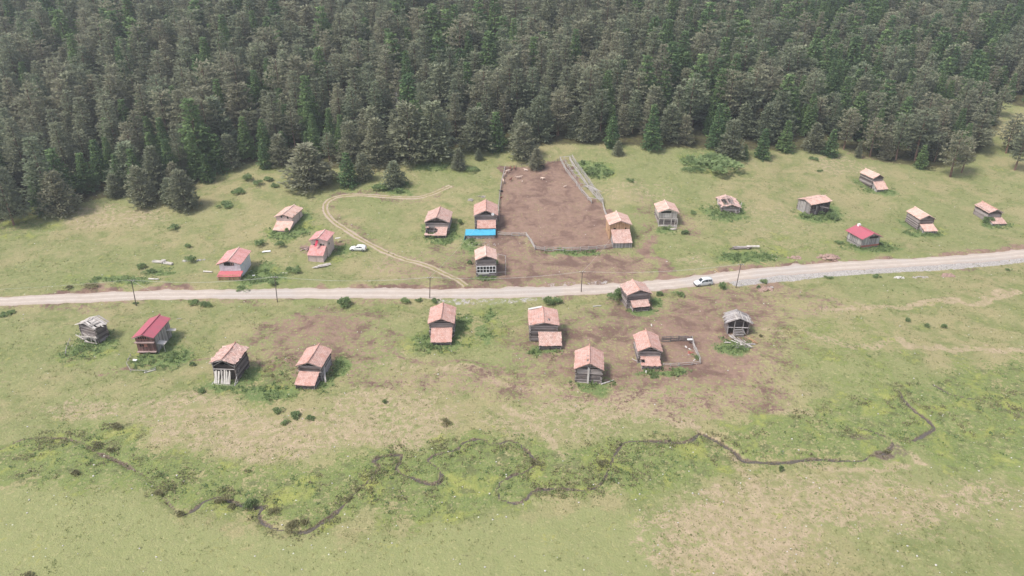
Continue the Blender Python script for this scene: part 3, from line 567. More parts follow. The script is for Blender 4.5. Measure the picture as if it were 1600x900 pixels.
for i in order:
    x, y = pts[i]; f = isf[i]; lst = FIRS if f else PINES; ok = vis[i]
    if ok and ((f and nfi < 250) or (not f and npi < 275)):
        row = 'front row' if edge[i] < 9 else ('second rows' if edge[i] < 20 else 'deeper rows')
        if f: nfi += 1; look = 'narrow dark green fir'
        else: npi += 1; look = ['dense grey-green pine', 'tall grey-green pine', 'broad brownish-green pine'][var[i] % 3]
        tree('fir_tree' if f else 'pine_tree', lst, int(var[i]), x, y, hts[i], f'{look} in the forest {row}, {sector(pxx[i])}', 'fir tree' if f else 'pine tree', ('firs' if f else 'pines') + f' of the forest {row}', rng.uniform(.95, 1.22))
    else: stuff['f' if f else 'p'].append((x, y, H(x, y) - .1, hts[i], int(var[i]), rng.uniform(0, 6.28)))
def instancer(name, data, lst, label, cat):
    """the deep forest: points carrying copies of the crown and trunk meshes through geometry nodes"""
    D = np.array(data); me = bpy.data.meshes.new(name); me.vertices.add(len(D)); me.vertices.foreach_set('co', D[:, :3].astype(np.float32).ravel())
    sc_ = np.array([d[3] / lst[int(d[4])][0] for d in data]); a = me.attributes.new('sc', 'FLOAT', 'POINT'); a.data.foreach_set('value', sc_.astype(np.float32))
    sw_ = np.random.default_rng(9).uniform(.95, 1.25, len(D)) * sc_; a = me.attributes.new('sw', 'FLOAT', 'POINT'); a.data.foreach_set('value', sw_.astype(np.float32))
    a = me.attributes.new('idx', 'INT', 'POINT'); a.data.foreach_set('value', D[:, 4].astype(np.int32)); a = me.attributes.new('rz', 'FLOAT', 'POINT'); a.data.foreach_set('value', D[:, 5].astype(np.float32))
    o = link(name, me); tag(o, label, cat, kind='stuff')
    g = bpy.data.node_groups.new(name, 'GeometryNodeTree'); g.interface.new_socket('Geometry', in_out='INPUT', socket_type='NodeSocketGeometry'); g.interface.new_socket('Geometry', in_out='OUTPUT', socket_type='NodeSocketGeometry')
    gi = g.nodes.new('NodeGroupInput'); go = g.nodes.new('NodeGroupOutput'); jn = g.nodes.new('GeometryNodeJoinGeometry')
    def na(nm, ty):
        q = g.nodes.new('GeometryNodeInputNamedAttribute'); q.data_type = ty; q.inputs[0].default_value = nm; return q.outputs[0]
    rot = g.nodes.new('ShaderNodeCombineXYZ'); g.links.new(na('rz', 'FLOAT'), rot.inputs[2])
    scl = g.nodes.new('ShaderNodeCombineXYZ'); aw = na('sw', 'FLOAT'); g.links.new(aw, scl.inputs[0]); g.links.new(aw, scl.inputs[1]); g.links.new(na('sc', 'FLOAT'), scl.inputs[2])
    for vi in range(len(lst)):
        cmp = g.nodes.new('FunctionNodeCompare'); cmp.data_type = 'INT'; cmp.operation = 'EQUAL'; g.links.new(na('idx', 'INT'), cmp.inputs[2]); cmp.inputs[3].default_value = vi
        for part in (0, 1):
            src = next((ob for ob in bpy.data.objects if ob.data == lst[vi][1 + part]), None)
            if src is None: continue
            oi = g.nodes.new('GeometryNodeObjectInfo'); oi.transform_space = 'ORIGINAL'; oi.inputs['Object'].default_value = src; oi.inputs['As Instance'].default_value = True
            ip = g.nodes.new('GeometryNodeInstanceOnPoints'); g.links.new(gi.outputs[0], ip.inputs['Points']); g.links.new(cmp.outputs[0], ip.inputs['Selection'])
            g.links.new(oi.outputs['Geometry'], ip.inputs['Instance']); g.links.new(rot.outputs[0], ip.inputs['Rotation']); g.links.new(scl.outputs[0], ip.inputs['Scale']); g.links.new(ip.outputs[0], jn.inputs[0])
    g.links.new(jn.outputs[0], go.inputs[0]); md = o.modifiers.new('forest', 'NODES'); md.node_group = g
instancer('pine_forest', stuff['p'], PINES, 'grey-green pine forest covering the upper hillside', 'forest')
instancer('fir_forest', stuff['f'], FIRS, 'dark green firs scattered through the upper forest', 'forest')
print('TREES', len(pts), npi, nfi, len(stuff['p']), len(stuff['f']))
# dead trees
for px, py, hp, lab in [(622, 205, 60, 'bare pale grey dead tree among the pines above the looping track'), (1205, 190, 50, 'bare pale dead tree among the pines of the right forest'), (756, 168, 34, 'broken dead tree leaning in the dark forest gap above the corral')]:
    p = at(px, py); ht = hp * proj(p)[2] / F; q = random.Random(px); e = empty('dead_tree', (p[0], p[1], H(p[0], p[1])), label=lab, cat='dead tree', group='dead trees'); mb = MB(); mb.bar((0, 0, -1), (.5, .3, ht), .22, .05, 6, .5); mb.build('trunk', M['snag'], e)
    mb = MB()
    for k in range(44):
        f = q.uniform(.3, .98); a = q.uniform(0, 6.28); L = ht * .2 * q.uniform(.5, 1.4) * (1.25 - f); c0 = Vector((.5 * f, .3 * f, ht * f)); c1 = c0 + Vector((math.cos(a) * L, math.sin(a) * L, L * q.uniform(-.1, .5))); mb.bar(c0, c1, .05, .02, 4, q.random())
        for _ in range(2): mb.bar(c0.lerp(c1, q.uniform(.4, .9)), c1 + Vector((q.uniform(-.8, .8), q.uniform(-.8, .8), q.uniform(-.1, .7))), .03, .01, 3, q.random())
    mb.build('branches', M['snag'], e)
# ---------------------------------------------------------------- huts
def roof_slope(mb, W2, L0, L1, zr, drop, side, over, holes=(), sag=.06, ragged=.0, th=.09, seed=0, cell=.45):
    """one slope: from the ridge (x=0) to the eave (x=side*(W2+over)), along y from L0 to L1"""
    q = random.Random(seed); nu = max(2, int((L1 - L0) / cell)); run = W2 + over; nv = max(2, int(run / cell)); G = {}
    for i in range(nu + 1):
        for j in range(nv + 1):
            f = j / nv; y = L0 + (L1 - L0) * i / nu; zz = zr - drop * (run / W2) * f
            zz += q.uniform(-sag, sag) * .6 - sag * 1.5 * math.sin(math.pi * i / nu) * math.sin(math.pi * min(1, f + .3)); yy = y + (q.uniform(-ragged, ragged) if i in (0, nu) else 0); xx = side * (run * f + (q.uniform(-ragged, ragged) if j == nv else 0))
            G[i, j] = (xx, yy, zz)
    ok = lambda i, j: 0 <= i < nu and 0 <= j < nv and not any(a <= (i + .5) / nu <= b and c <= (j + .5) / nv <= d for a, b, c, d in holes)
    sl = math.hypot(run, drop * run / W2)
    for i in range(nu):
        for j in range(nv):
            if not ok(i, j): continue
            P = [G[i, j], G[i + 1, j], G[i + 1, j + 1], G[i, j + 1]]; uv = [((L1 - L0) * a / nu, sl * b / nv) for a, b in ((i, j), (i + 1, j), (i + 1, j + 1), (i, j + 1))]
            v = q.random(); lo = [(p[0], p[1], p[2] - th) for p in P]
            if side > 0: mb.quad(P[::-1], v, uv[::-1]); mb.quad(lo, v, uv)
            else: mb.quad(P, v, uv); mb.quad(lo[::-1], v, uv)
            for (a, b_), (di, dj) in zip(((0, 3), (1, 2), (0, 1), (3, 2)), ((-1, 0), (1, 0), (0, -1), (0, 1))):
                if not ok(i + di, j + dj): mb.quad([P[a], P[b_], lo[b_], lo[a]], v, [uv[a], uv[b_], uv[b_], uv[a]])
def shed_roof(mb, x0, x1, y0, y1, z0, z1, holes=(), sag=.05, ragged=0, th=.08, seed=0, cell=.4):
    """mono-pitch roof: y0,z0 low front edge, y1,z1 high back edge"""
    q = random.Random(seed); nu = max(2, int((x1 - x0) / cell)); nv = max(2, int((y1 - y0) / cell)); G = {}
    for i in range(nu + 1):
        for j in range(nv + 1):
            G[i, j] = (x0 + (x1 - x0) * i / nu + (q.uniform(-ragged, ragged) if i in (0, nu) else 0), y1 + (y0 - y1) * j / nv + (q.uniform(-ragged, ragged) if j == nv else 0), z1 + (z0 - z1) * j / nv + q.uniform(-sag, sag) * .6 - sag * math.sin(math.pi * i / nu))
    ok = lambda i, j: 0 <= i < nu and 0 <= j < nv and not any(((i + .5) / nu - a) ** 2 / c ** 2 + ((j + .5) / nv - b) ** 2 / d ** 2 < 1 for a, b, c, d in holes)
    sl = math.hypot(y1 - y0, z1 - z0)
    for i in range(nu):
        for j in range(nv):
            if not ok(i, j): continue
            P = [G[i, j], G[i, j + 1], G[i + 1, j + 1], G[i + 1, j]]; uv = [((x1 - x0) * a / nu, sl * b / nv) for a, b in ((i, j), (i, j + 1), (i + 1, j + 1), (i + 1, j))]; v = q.random(); lo = [(p[0], p[1], p[2] - th) for p in P]
            mb.quad(P, v, uv); mb.quad(lo[::-1], v, uv[::-1])
            for (a, b_), (di, dj) in zip(((0, 1), (3, 2), (0, 3), (1, 2)), ((-1, 0), (1, 0), (0, -1), (0, 1))):
                if not ok(i + di, j + dj): mb.quad([P[a], P[b_], lo[b_], lo[a]], v, [uv[a], uv[b_], uv[b_], uv[a]])
def log_box(mb, x0, x1, y0, y1, z0, z1, d=.3, seed=0, over=.22, sides='fblr', mess=.03):
    q = random.Random(seed); z = z0; k = 0
    while z < z1 - d * .9:
        r = d / 2 * q.uniform(.9, 1.08); m_ = lambda: q.uniform(-mess, mess)
        zs = z + d / 2 * (k % 2 == 0) * 0
        if 'f' in sides: mb.bar((x0 - over * q.uniform(.4, 1.3), y0 + m_(), z + r), (x1 + over * q.uniform(.4, 1.3), y0 + m_(), z + r), r, None, 6, q.random())
        if 'b' in sides: mb.bar((x0 - over * q.uniform(.4, 1.3), y1 + m_(), z + r), (x1 + over * q.uniform(.4, 1.3), y1 + m_(), z + r), r, None, 6, q.random())
        if 'l' in sides: mb.bar((x0 + m_(), y0 - over * q.uniform(.4, 1.3), z + r + d * .4), (x0 + m_(), y1 + over * q.uniform(.4, 1.3), z + r + d * .4), r, None, 6, q.random())
        if 'r' in sides: mb.bar((x1 + m_(), y0 - over * q.uniform(.4, 1.3), z + r + d * .4), (x1 + m_(), y1 + over * q.uniform(.4, 1.3), z + r + d * .4), r, None, 6, q.random())
        z += d; k += 1
def board_box(mb, x0, x1, y0, y1, z0, z1, sides='fblr', th=.05, vert=True, bw=.22, seed=0, ragged=.04):
    q = random.Random(seed)
    def run(a, b, fixed, ax):
        if vert:
            t = a
            while t < b - .02:
                e = min(bw, b - t); zz0 = z0 - q.uniform(0, ragged); zz1 = z1; c = t + e / 2; o = q.uniform(-.008, .008)
                if ax == 'x': mb.box((c, fixed + o, (zz0 + zz1) / 2), (e * .94, th, zz1 - zz0), q.random())
                else: mb.box((fixed + o, c, (zz0 + zz1) / 2), (th, e * .94, zz1 - zz0), q.random())
                t += e
        else:
            z = z0
            while z < z1 - .02:
                e = min(bw, z1 - z); o = q.uniform(-.008, .008)
                if ax == 'x': mb.box(((a + b) / 2, fixed + o, z + e / 2), (b - a, th, e * .94), q.random())
                else: mb.box((fixed + o, (a + b) / 2, z + e / 2), (th, b - a, e * .94), q.random())
                z += e
    if 'f' in sides: run(x0, x1, y0, 'x')
    if 'b' in sides: run(x0, x1, y1, 'x')
    if 'l' in sides: run(y0 + th, y1 - th, x0, 'y')
    if 'r' in sides: run(y0 + th, y1 - th, x1, 'y')
def solid_box(mb, x0, x1, y0, y1, z0, z1, sides='fblr', th=.18):
    if 'f' in sides: mb.box(((x0 + x1) / 2, y0, (z0 + z1) / 2), (x1 - x0, th, z1 - z0), .4)
    if 'b' in sides: mb.box(((x0 + x1) / 2, y1, (z0 + z1) / 2), (x1 - x0, th, z1 - z0), .5)
    if 'l' in sides: mb.box((x0 + th / 2, (y0 + y1) / 2, (z0 + z1) / 2), (th, y1 - y0 - th - .006, z1 - z0), .45)
    if 'r' in sides: mb.box((x1 - th / 2, (y0 + y1) / 2, (z0 + z1) / 2), (th, y1 - y0 - th - .006, z1 - z0), .55)
def gable_tri(mb, W2, y, z0, zr, th=.05, q=None, bw=.22, z_lo_frac=0.0):
    x = -W2
    while x < W2 - .02:
        e = min(bw, W2 - x); c = x + e / 2; zt = z0 + (zr - z0) * (1 - abs(c) / W2)
        if zt > z0 + .05: mb.box((c, y, (z0 + zt) / 2), (e * .94, th, zt - z0), q.random())
        x += e
SOLVED = []
def solve(F_, rf, rb, ew, drop_px, d, over_f=.55):
    """turn measured picture points into real metres: position, heading, ridge height, length, width"""
    g = at(*F_); z0 = H(g[0], g[1]); dir_ = np.array([0, 1.0]); hz = 5.0
    for _ in range(12):
        p1 = g[:2] + dir_ * (d - over_f)
        dd = ray(*rf); 
        # ridge height where the view ray passes over the front point (depth along the view)
        t = p1[1] / dd[1]; hz = CH + t * dd[2] - z0; P1 = np.array([t * dd[0], t * dd[1]])
        d2 = ray(*rb); t2 = (z0 + hz - CH) / d2[2]; P2 = np.array([t2 * d2[0], t2 * d2[1]]); v = P2 - P1; L = np.hypot(*v); dir_ = v / L
    s = F / proj((P1[0], P1[1], z0 + hz))[2]; ang = math.atan2(-dir_[0], dir_[1]); W = ew / s / max(.5, math.cos(ang)); drop = drop_px / s / .9
    # local origin: centre of the main front wall, under the ridge
    O = P1 + dir_ * over_f
    return dict(O=O, z0=z0, ang=ang, hz=hz, L=L - 2 * over_f + .0, W=W, drop=drop, s=s)
def hut(key, F_, rf, rb, ew, drop, d=0.0, lean=None, wall='log', base=None, roofm='tile', gable='open', wallmat='log', label='', cat='hut', name='log_hut', over=.42, ragged=.08, sag=.07, holesL=(), holesR=(), leanmat=None, leanwall='log',
        leanholes=(), windows=(), cap=True, chim=False, group='old wooden huts of the hamlet', split=None, gmat=None, Wm=None, Lm=None, leanragged=.06, frontopen=False, seed=None, plank=False, raised=0, leanfront=.9):
    S = solve(F_, rf, rb, ew, drop, d); seed = seed if seed is not None else int(F_[0])
    q = random.Random(seed); We = Wm or S['W']; Wd = We - 2 * over; L = Lm or S['L']; W2 = Wd / 2; zr = S['hz']; drp = max(.7, S['drop']) * (W2 / (W2 + over)); zr = zr; ze = zr - drp - .12
    root = empty(name, (S['O'][0], S['O'][1], S['z0']), S['ang'], label=label, cat=cat, group=group)
    SOLVED.append((key, round(math.degrees(S['ang'])), round(zr, 1), round(We, 1), round(L, 1), round(drp, 2), round(S['s'], 2)))
    zb = -1.3; zs = split if split is not None else None; body = {'log': log_box, 'board': board_box, 'solid': solid_box}
    def walls(kind, mat, z0, z1, nm, inset=0, sides='fblr', **k):
        mb = MB(); body[kind](mb, -W2 + inset, W2 - inset, inset, L - inset, z0, z1, sides=sides, **k); return mb.build(nm, M[mat], root)
    if zs is None:
        wl = walls(wall, wallmat, zb, ze, 'wall', sides='blr' if frontopen else 'fblr', **({'seed': seed} if wall != 'solid' else {}))
    else:
        bk, bm = base; walls(bk, bm, zb, zs, 'base_wall', .12, **({'seed': seed} if bk != 'solid' else {}))
        wl = walls(wall, wallmat, zs, ze, 'wall', sides='blr' if frontopen else 'fblr', **({'seed': seed} if wall != 'solid' else {}))
        mb = MB(); mb.box((0, L / 2, zs - .02), (Wd + .1, L + .1, .1), .3); mb.build('floor', M['darklog'], root)
    # gables: back always boarded; front open timber frame, boards or wall
    gm = gmat or ('grey' if wallmat == 'log' else wallmat)
    mb = MB(); gable_tri(mb, W2, L - .02, ze + .003, zr - .12, q=q); mb.build('back_gable', M[gm], root)
    mb = MB()
    if gable == 'open':
        for x in (-W2 * .55, 0, W2 * .5): mb.bar((x, .02, ze), (x, .02, zr - drp * abs(x) / W2 - .15), .07, None, 5, .7)
        mb.bar((-W2, .0, ze + .1), (W2, .0, ze + .1), .1, None, 6, .6); mb.bar((-W2 * .7, .0, ze + drp * .2), (0, 0, zr - .3), .06, None, 5, .8); mb.bar((W2 * .7, 0, ze + drp * .2), (0, 0, zr - .35), .06, None, 5, .5)
        if q.random() < .5: gable_tri(mb, W2 * q.uniform(.35, .6), .12, ze + .003, ze + (zr - ze) * q.uniform(.45, .7), q=q)
        mb.build('gable_frame', M['log' if wallmat in ('log',) else gm], root)
    else:
        gable_tri(mb, W2, .03, ze + .003, zr - .12, q=q); mb.build('front_gable', M[gm], root)
    # roof
    mb = MB(); 
    if plank:
        for side in (-1, 1):
            t = -over - .1
            while t < L + over:
                wdt = q.uniform(.22, .4); e = q.uniform(-.35, .45); run = W2 + over + e; sl_ = drp / W2; y_ = t + wdt / 2; sk = q.uniform(-.12, .12)
                if q.random() > .07: mb.plank((-side * q.uniform(-.05, .25), y_, zr + q.uniform(.0, .12)), (side * run, y_ + sk, zr - sl_ * run + q.uniform(-.05, .1)), wdt, .05, q.random())
                t += wdt * .82
        rf_ = mb.build('roof', M['grey' if not plank == 'pale' else 'pale'], root)
        mb = MB()
        for k in range(5):
            f = q.uniform(.15, .95); sd_ = q.choice((-1, 1)); mb.plank((sd_ * (W2 + over) * f, -over, zr - drp / W2 * (W2 + over) * f + .12), (sd_ * (W2 + over) * f + q.uniform(-.3, .3), L * q.uniform(.5, 1), zr - drp / W2 * (W2 + over) * f + .15), .14, .06, q.random())
        mb.build('loose_boards', M['pale'], rf_)
    else:
        roof_slope(mb, W2, -.55, L + .55, zr, drp, -1, over, holesL, sag, ragged, seed=seed); roof_slope(mb, W2, -.55, L + .55, zr, drp, 1, over, holesR, sag, ragged, seed=seed + 1)
        rf_ = mb.build('roof', M[roofm], root)
        if cap:
            mb = MB(); y = -.5; metal = 'metal' in roofm
            while y < L + .5:
                zz = zr + .0 - (0 if metal else sag * 1.2 * math.sin(math.pi * (y + .5) / (L + 1)) * math.sin(math.pi * .3)); mb.bar((q.uniform(-.02, .02), y, zz), (q.uniform(-.02, .02), y + .46, zz + .015), .15, .14, 8, q.random()); y += .42
            mb.build('ridge_cap', M[roofm] if metal else M['cap' if roofm in ('oldtile', 'tile') else 'capwhite'], rf_)
        # rafters and barge boards seen under the tiles
        mb = MB()
        for side in (-1, 1):
            run = W2 + over
            for y in [-.5, L + .5] + list(np.arange(.4, L, 1.1)): mb.bar((0, y, zr - .2), (side * run * .98, y, zr - drp / W2 * run * .98 - .24), .06, None, 4, q.random())
        mb.build('rafters', M['log' if gm != 'cream' else 'pale'], rf_)
        if holesL or holesR:
            mb = MB()
            for side in (-1, 1):
                for f in np.arange(.1, 1, .2):
                    mb.plank((side * (W2 + over) * f, -.4, zr - drp / W2 * (W2 + over) * f - .12), (side * (W2 + over) * f, L + .4, zr - drp / W2 * (W2 + over) * f - .12), .12, .04, q.random())
            mb.build('battens', M['grey'], rf_)
    if chim:
        mb = MB(); mb.box((.5, L * .85, zr + .1), (.5, .5, 1.0), .5); mb.build('chimney', M['plaster'], rf_); 
    for (face, u, z, w_, h_) in windows:      # windows: frame set into the wall with a dark pane
        def bx_(cu, cz, sw, sh, out, depth):
            if face == 'f': return (cu, -out, cz), (sw, depth, sh)
            return ((W2 + out) * (1 if face == 'r' else -1), cu, cz), (depth, sw, sh)
        mb = MB(); t_ = .07
        for cu, cz, sw, sh in ((u, z - h_ / 2 - t_ / 2, w_ + 2 * t_, t_), (u, z + h_ / 2 + t_ / 2, w_ + 2 * t_, t_), (u - w_ / 2 - t_ / 2, z, t_, h_), (u + w_ / 2 + t_ / 2, z, t_, h_)): mb.box(*bx_(cu, cz, sw, sh, .10, .10), .5)
        wn = mb.build('window', M['pale' if wall == 'solid' else gm], root); mb = MB(); c_, s_ = bx_(u, z, w_, h_, .075, .06); mb.box(c_, s_, .1); mb.build('pane', M['dark'], wn)
    if lean:
        yt, yb, lw, lxo = lean; s = S['s']; lw_m = lw / s; x0 = lxo / s - lw_m / 2; x1 = x0 + lw_m
        # height of upper and lower roof edge from their picture rows at the known ground distance
        def zat(yp, px, dist):
            p = S['O'] + np.array([math.sin(-S['ang']), math.cos(-S['ang'])]) * dist; r_ = ray(px, yp); t = p[1] / r_[1]; return CH + t * r_[2] - S['z0']
        zt = min(zat(yt, rf[0], -.14), ze + .1); zl = zat(yb, F_[0], -d - .35); zl = min(zl, zt - .25); zl = max(zl, .45)
        mb = MB(); shed_roof(mb, x0, x1, -d - .35, -.14, zl, zt, leanholes, .05, leanragged, seed=seed + 5); lr = mb.build('porch_roof', M[leanmat or roofm], root)
        mb = MB(); run = d + .2
        for k in range(6):
            xx = x0 + .12 + (x1 - x0 - .24) * k / 5; mb.bar((xx, -.14, zt - .16), (xx, -d - .25, zl - .12), .05, None, 4, q.random())
        mb.build('rafters', M['log'], lr)
        mb = MB(); zf = zl - .05
        if leanwall != 'none':
            if leanwall == 'solid': solid_box(mb, x0 + .2, x1 - .2, -d, -.2, zb, zf - .1, 'flr', .15)
            elif leanwall == 'board': board_box(mb, x0 + .2, x1 - .2, -d, -.2, zb, zf - .1, 'flr', seed=seed, bw=.25)
            else: log_box(mb, x0 + .25, x1 - .25, -d, -.25, zb, max(.2, zf * leanfront - .22), .22, seed + 3, .15, 'flr')
            # side walls rise to the sloping roof
            for sx_ in (x0 + .25, x1 - .25):
                k = 0; yy = -d + .1
                while yy < -.2:
                    zz_ = zf + (zt - zf) * (yy + d) / d - .12; mb.box((sx_, yy, (zz_ + .0) / 2 + 0), (.06, .2, max(.1, zz_)), q.random()); yy += .23
        for xx in (x0 + .15, (x0 + x1) / 2, x1 - .15): mb.bar((xx, -d - .12, -.9), (xx, -d - .12, zl - .1), .07, None, 5, q.random())
        mb.build('porch_wall', M[{'solid': 'brick', 'board': 'grey', 'log': 'log', 'none': 'log'}[leanwall] if isinstance(leanwall, str) else 'log'], root)
    root['_W2'] = W2; root['_L'] = L; root['_ze'] = ze; root['_zr'] = zr
    return root, W2, L, ze, zr, q
def fin(r):
    for k in ('_W2', '_L', '_ze', '_zr'):
        if k in r[0]: del r[0][k]
# --- upper rows, from the left
r = hut('A1', (359, 441), (356, 407.5), (373, 386.5), 39, 5.5, 2.2, (423, 432, 37, 1.5), 'solid', ('solid', 'brick'), 'redtile', 'wall', 'plaster', 'white-walled hut with pale red tile roof, bright red sheet porch roof and orange board front', 'hut', 'plastered_hut', .5, .02, .03, leanmat='redmetal2', leanwall='none', chim=False, gmat='plaster', windows=())
root, W2, L, ze, zr, q = r
mb = MB(); board_box(mb, -W2 - .1, W2 + .0, -2.1, -.2, -1, 1.35, 'flr', bw=.3, seed=3); mb.build('front_boards', M['new'], root)
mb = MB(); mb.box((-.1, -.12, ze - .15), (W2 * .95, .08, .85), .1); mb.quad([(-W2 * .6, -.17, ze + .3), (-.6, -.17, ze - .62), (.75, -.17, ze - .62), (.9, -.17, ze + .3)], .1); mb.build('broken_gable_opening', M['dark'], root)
mb = MB(); mb.box((.4, -.22, ze - .12), (.1, .06, .9), .7); mb.box((.85, -.24, ze - .1), (.3, .05, .8), .2); mb.build('torn_sheet', M['pinkwood'], root)
mb = MB(); mb.box((W2 + .03, 1.0, ze - .55), (.04, 2.0, .9), .5); mb.build('blue_sheet', M['bluewash'], root)
r = hut('A2', (493, 409), (496, 372), (508, 358.5), 30.5, 4, 2.9, (383.5, 399, 26, -1.0), 'solid', None, 'redtile', 'wall', 'brick', 'pink block hut with red cloth hanging from the gable onto its red porch roof', 'hut', 'block_hut', .4, .02, .03, leanmat='redtile', leanwall='solid', windows=(('f', .5, 3.6, .6, .7), ('f', 1.15, 3.5, .5, .6), ('f', -1.2, 3.5, .5, .6), ('r', 1.2, 3.5, .6, .6)), gmat='white')
root, W2, L, ze, zr, q = r
mb = MB(); mb.quad([(-.6, -.25, ze + .05), (.0, -.25, ze - .1), (-.15, -1.4, ze - 1.2), (-.75, -1.5, ze - 1.3)], .5); mb.box((-.35, -.22, ze - .3), (.5, .1, .7), .4); mb.build('red_cloth', M['cloth'], root)
r = hut('A3', (441, 362.5), (441.5, 335), (459.5, 320), 30.5, 4.3, 3.2, (345, 360, 27.5, 1.6), 'solid', None, 'paletile', 'wall', 'brick', 'pink block hut with pale tile roofs and two dark gable windows, highest on the left', 'hut', 'block_hut', .4, .02, .03, leanwall='solid', windows=(('f', -.7, 3.3, .45, .8), ('f', 1.15, 3.15, .45, .8), ('r', 1.0, 3.2, .4, .6), ('r', 3.2, 3.2, .4, .6)), gmat='pinkwood')
root, W2, L, ze, zr, q = r
mb = MB(); [mb.bar((W2 + .35, y_, .2), (W2 + .35, y_, ze - .1), .06, None, 5, .3) for y_ in (L * .6, L)]; mb.build('post', M['log'], root)
r = hut('A4', (680.5, 372), (682, 339), (688, 322.5), 40, 8, 3.0, (354, 367.5, 34, -1.0), roofm='oldtile', gable='boards', gmat='darklog', leanholes=((.27, .45, .32, .42),), label='dark log hut whose porch roof has a large hole in its left half', ragged=.12, leanragged=.12)
r = hut('A5', (760, 366), (759, 328.5), (759, 311.5), 38.5, 8, 2.2, (343.5, 356.5, 29.5, .8), roofm='tile', label='dark log hut with tiled porch roof standing behind the blue tarpaulin shed')
root, W2, L, ze, zr, q = r
mb = MB(); 
pts_ = [(.42 * math.cos(t), .42 * math.sin(t)) for t in np.linspace(0, 2 * math.pi, 13)[:-1]]; mb.mesh([(1.9 + a, -.75 + .1 * (a * a + b_ * b_), ze + .35 + b_) for a, b_ in pts_] + [(1.9 + a, -.70 + .1 * (a * a + b_ * b_), ze + .35 + b_) for a, b_ in pts_], [tuple(range(12)), tuple(range(12, 24))[::-1]] + [(i, (i + 1) % 12, 12 + (i + 1) % 12, 12 + i) for i in range(12)], .6); mb.build('satellite_dish', M['white'], root)
r = hut('A6', (759, 433), (759.5, 399.5), (758, 383.5), 35, 6.5, 0, None, roofm='paletile', gable='boards', gmat='darklog', label='tall log hut near the road with white framed windows across its front', split=None, windows=())
root, W2, L, ze, zr, q = r
z0_, z1_ = 1.2, 2.9; mb = MB()
for zz in (z0_, z1_, (z0_ + z1_) / 2): mb.box((0, -.2, zz), (2 * W2 + .1, .1, .14 if zz != (z0_ + z1_) / 2 else .07), .9)
xs_ = np.linspace(-W2, W2, 7)
for xx in xs_: mb.box((xx, -.21, (z0_ + z1_) / 2), (.13, .1, z1_ - z0_), .8)
wn = mb.build('window', M['white'], root); mb = MB(); mb.box((0, -.145, (z0_ + z1_) / 2), (2 * W2 - .1, .05, z1_ - z0_), .1); mb.build('pane', M['dark'], wn)
mb = MB(); mb.box((-.7, -.24, z0_ - .3), (W2 * 1.2, .08, .3), .9); mb.build('rail', M['pale'], root)
r = hut('A7', (978, 387), (970.5, 345), (963, 330), 37, 6, 4.2, (358, 379.5, 30, .2), 'board', None, 'paletile', 'wall', 'new', 'new orange board hut with long tiled porch roof at the corner of the corral', 'hut', 'board_hut', .45, .03, .03, leanmat='oldtile', leanwall='board', gmat='new', windows=(('f', -1.5, 3.9, .6, .5), ('f', 1.5, 3.9, .4, .6), ('l', 1.0, 3.0, .5, .5)))
r = hut('A8', (1043, 352), (1045.5, 326), (1038.5, 312.5), 33.5, 5.5, 0, None, 'board', ('log', 'log'), 'paletile', 'wall', 'pale', 'cream gabled hut with white posted porch and pale new tile roof', 'hut', 'board_hut', .4, .02, .03, split=2.2, gmat='cream', frontopen=False)
root, W2, L, ze, zr, q = r
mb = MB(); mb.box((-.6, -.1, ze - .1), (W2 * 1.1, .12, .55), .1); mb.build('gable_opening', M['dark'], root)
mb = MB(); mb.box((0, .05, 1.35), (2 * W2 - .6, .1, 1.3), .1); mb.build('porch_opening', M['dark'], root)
mb = MB()
for xx in (-W2, -W2 * .45, W2 * .35, W2 * .75, W2): mb.box((xx, -.9, .9), (.13, .13, 2.7), .9)
mb.box((0, -.9, 2.3), (2 * W2 + .1, .16, .16), .9); mb.box((0, -.45, -.2), (2 * W2, .95, .7), .4); mb.build('porch', M['pale'], root)
# collapsed hut
r = hut('A9', (1139, 332), (1143, 320), (1134, 304), 30, 3.2, 0, None, roofm='oldtile', label='collapsing log hut with caved-in roof and splayed planks in a dark green patch', over=.25, holesL=((.15, .7, .1, .6),), holesR=((.3, .75, 0, .35),), sag=.3, ragged=.35, cap=False)
root, W2, L, ze, zr, q = r; mb = MB()
for k in range(9): x_ = q.uniform(-W2, W2); mb.plank((x_, -.3 - q.random() * .5, q.uniform(-.2, .4)), (x_ + q.uniform(-1.5, 1.5), q.uniform(0, L * .7), zr + q.uniform(-.8, .2)), .22, .05, q.random())
for k in range(7): mb.plank((-W2 - .35, q.uniform(0, L), .1), (-W2 - .1, q.uniform(0, L), ze + .2), .25, .05, q.random())
mb.build('fallen_planks', M['grey'], root)
r = hut('A10', (1256, 332), (1257, 311), (1290, 305), 24, 4, 0, None, roofm='paletile', label='weathered hut lying broadside to the valley with a grey end wall and dark broken front', gable='wall', gmat='grey', wallmat='darklog', Wm=6.0, over=.5)
root, W2, L, ze, zr, q = r
mb = MB(); board_box(mb, -W2, W2, -.17, 1, -.5, ze, 'f', seed=4); mb.build('end_boards', M['grey'], root)
mb = MB()
for k in range(12): y_ = q.uniform(.3, L - .3); mb.plank((W2 + .3, y_, q.uniform(-.3, .3)), (W2 + .18, y_ + q.uniform(-.5, .5), q.uniform(1.2, ze)), .2, .05, q.random())
for k in range(3): mb.plank((W2 + .3, L * .45, ze - 1.2 + .1 * k), (W2 + 1.4, L * .75 + .2 * k, ze - 1.6), .5, .05, q.random())
mb.build('loose_boards', M['log'], root)
r = hut('A11', (1380, 300), (1375, 273), (1353, 263), 20.5, 5, 2.6, (282.5, 296, 20, 1.5), roofm='paletile', wallmat='log', label='tile roofed hut with low porch, the highest on the right slope', leanwall='board')
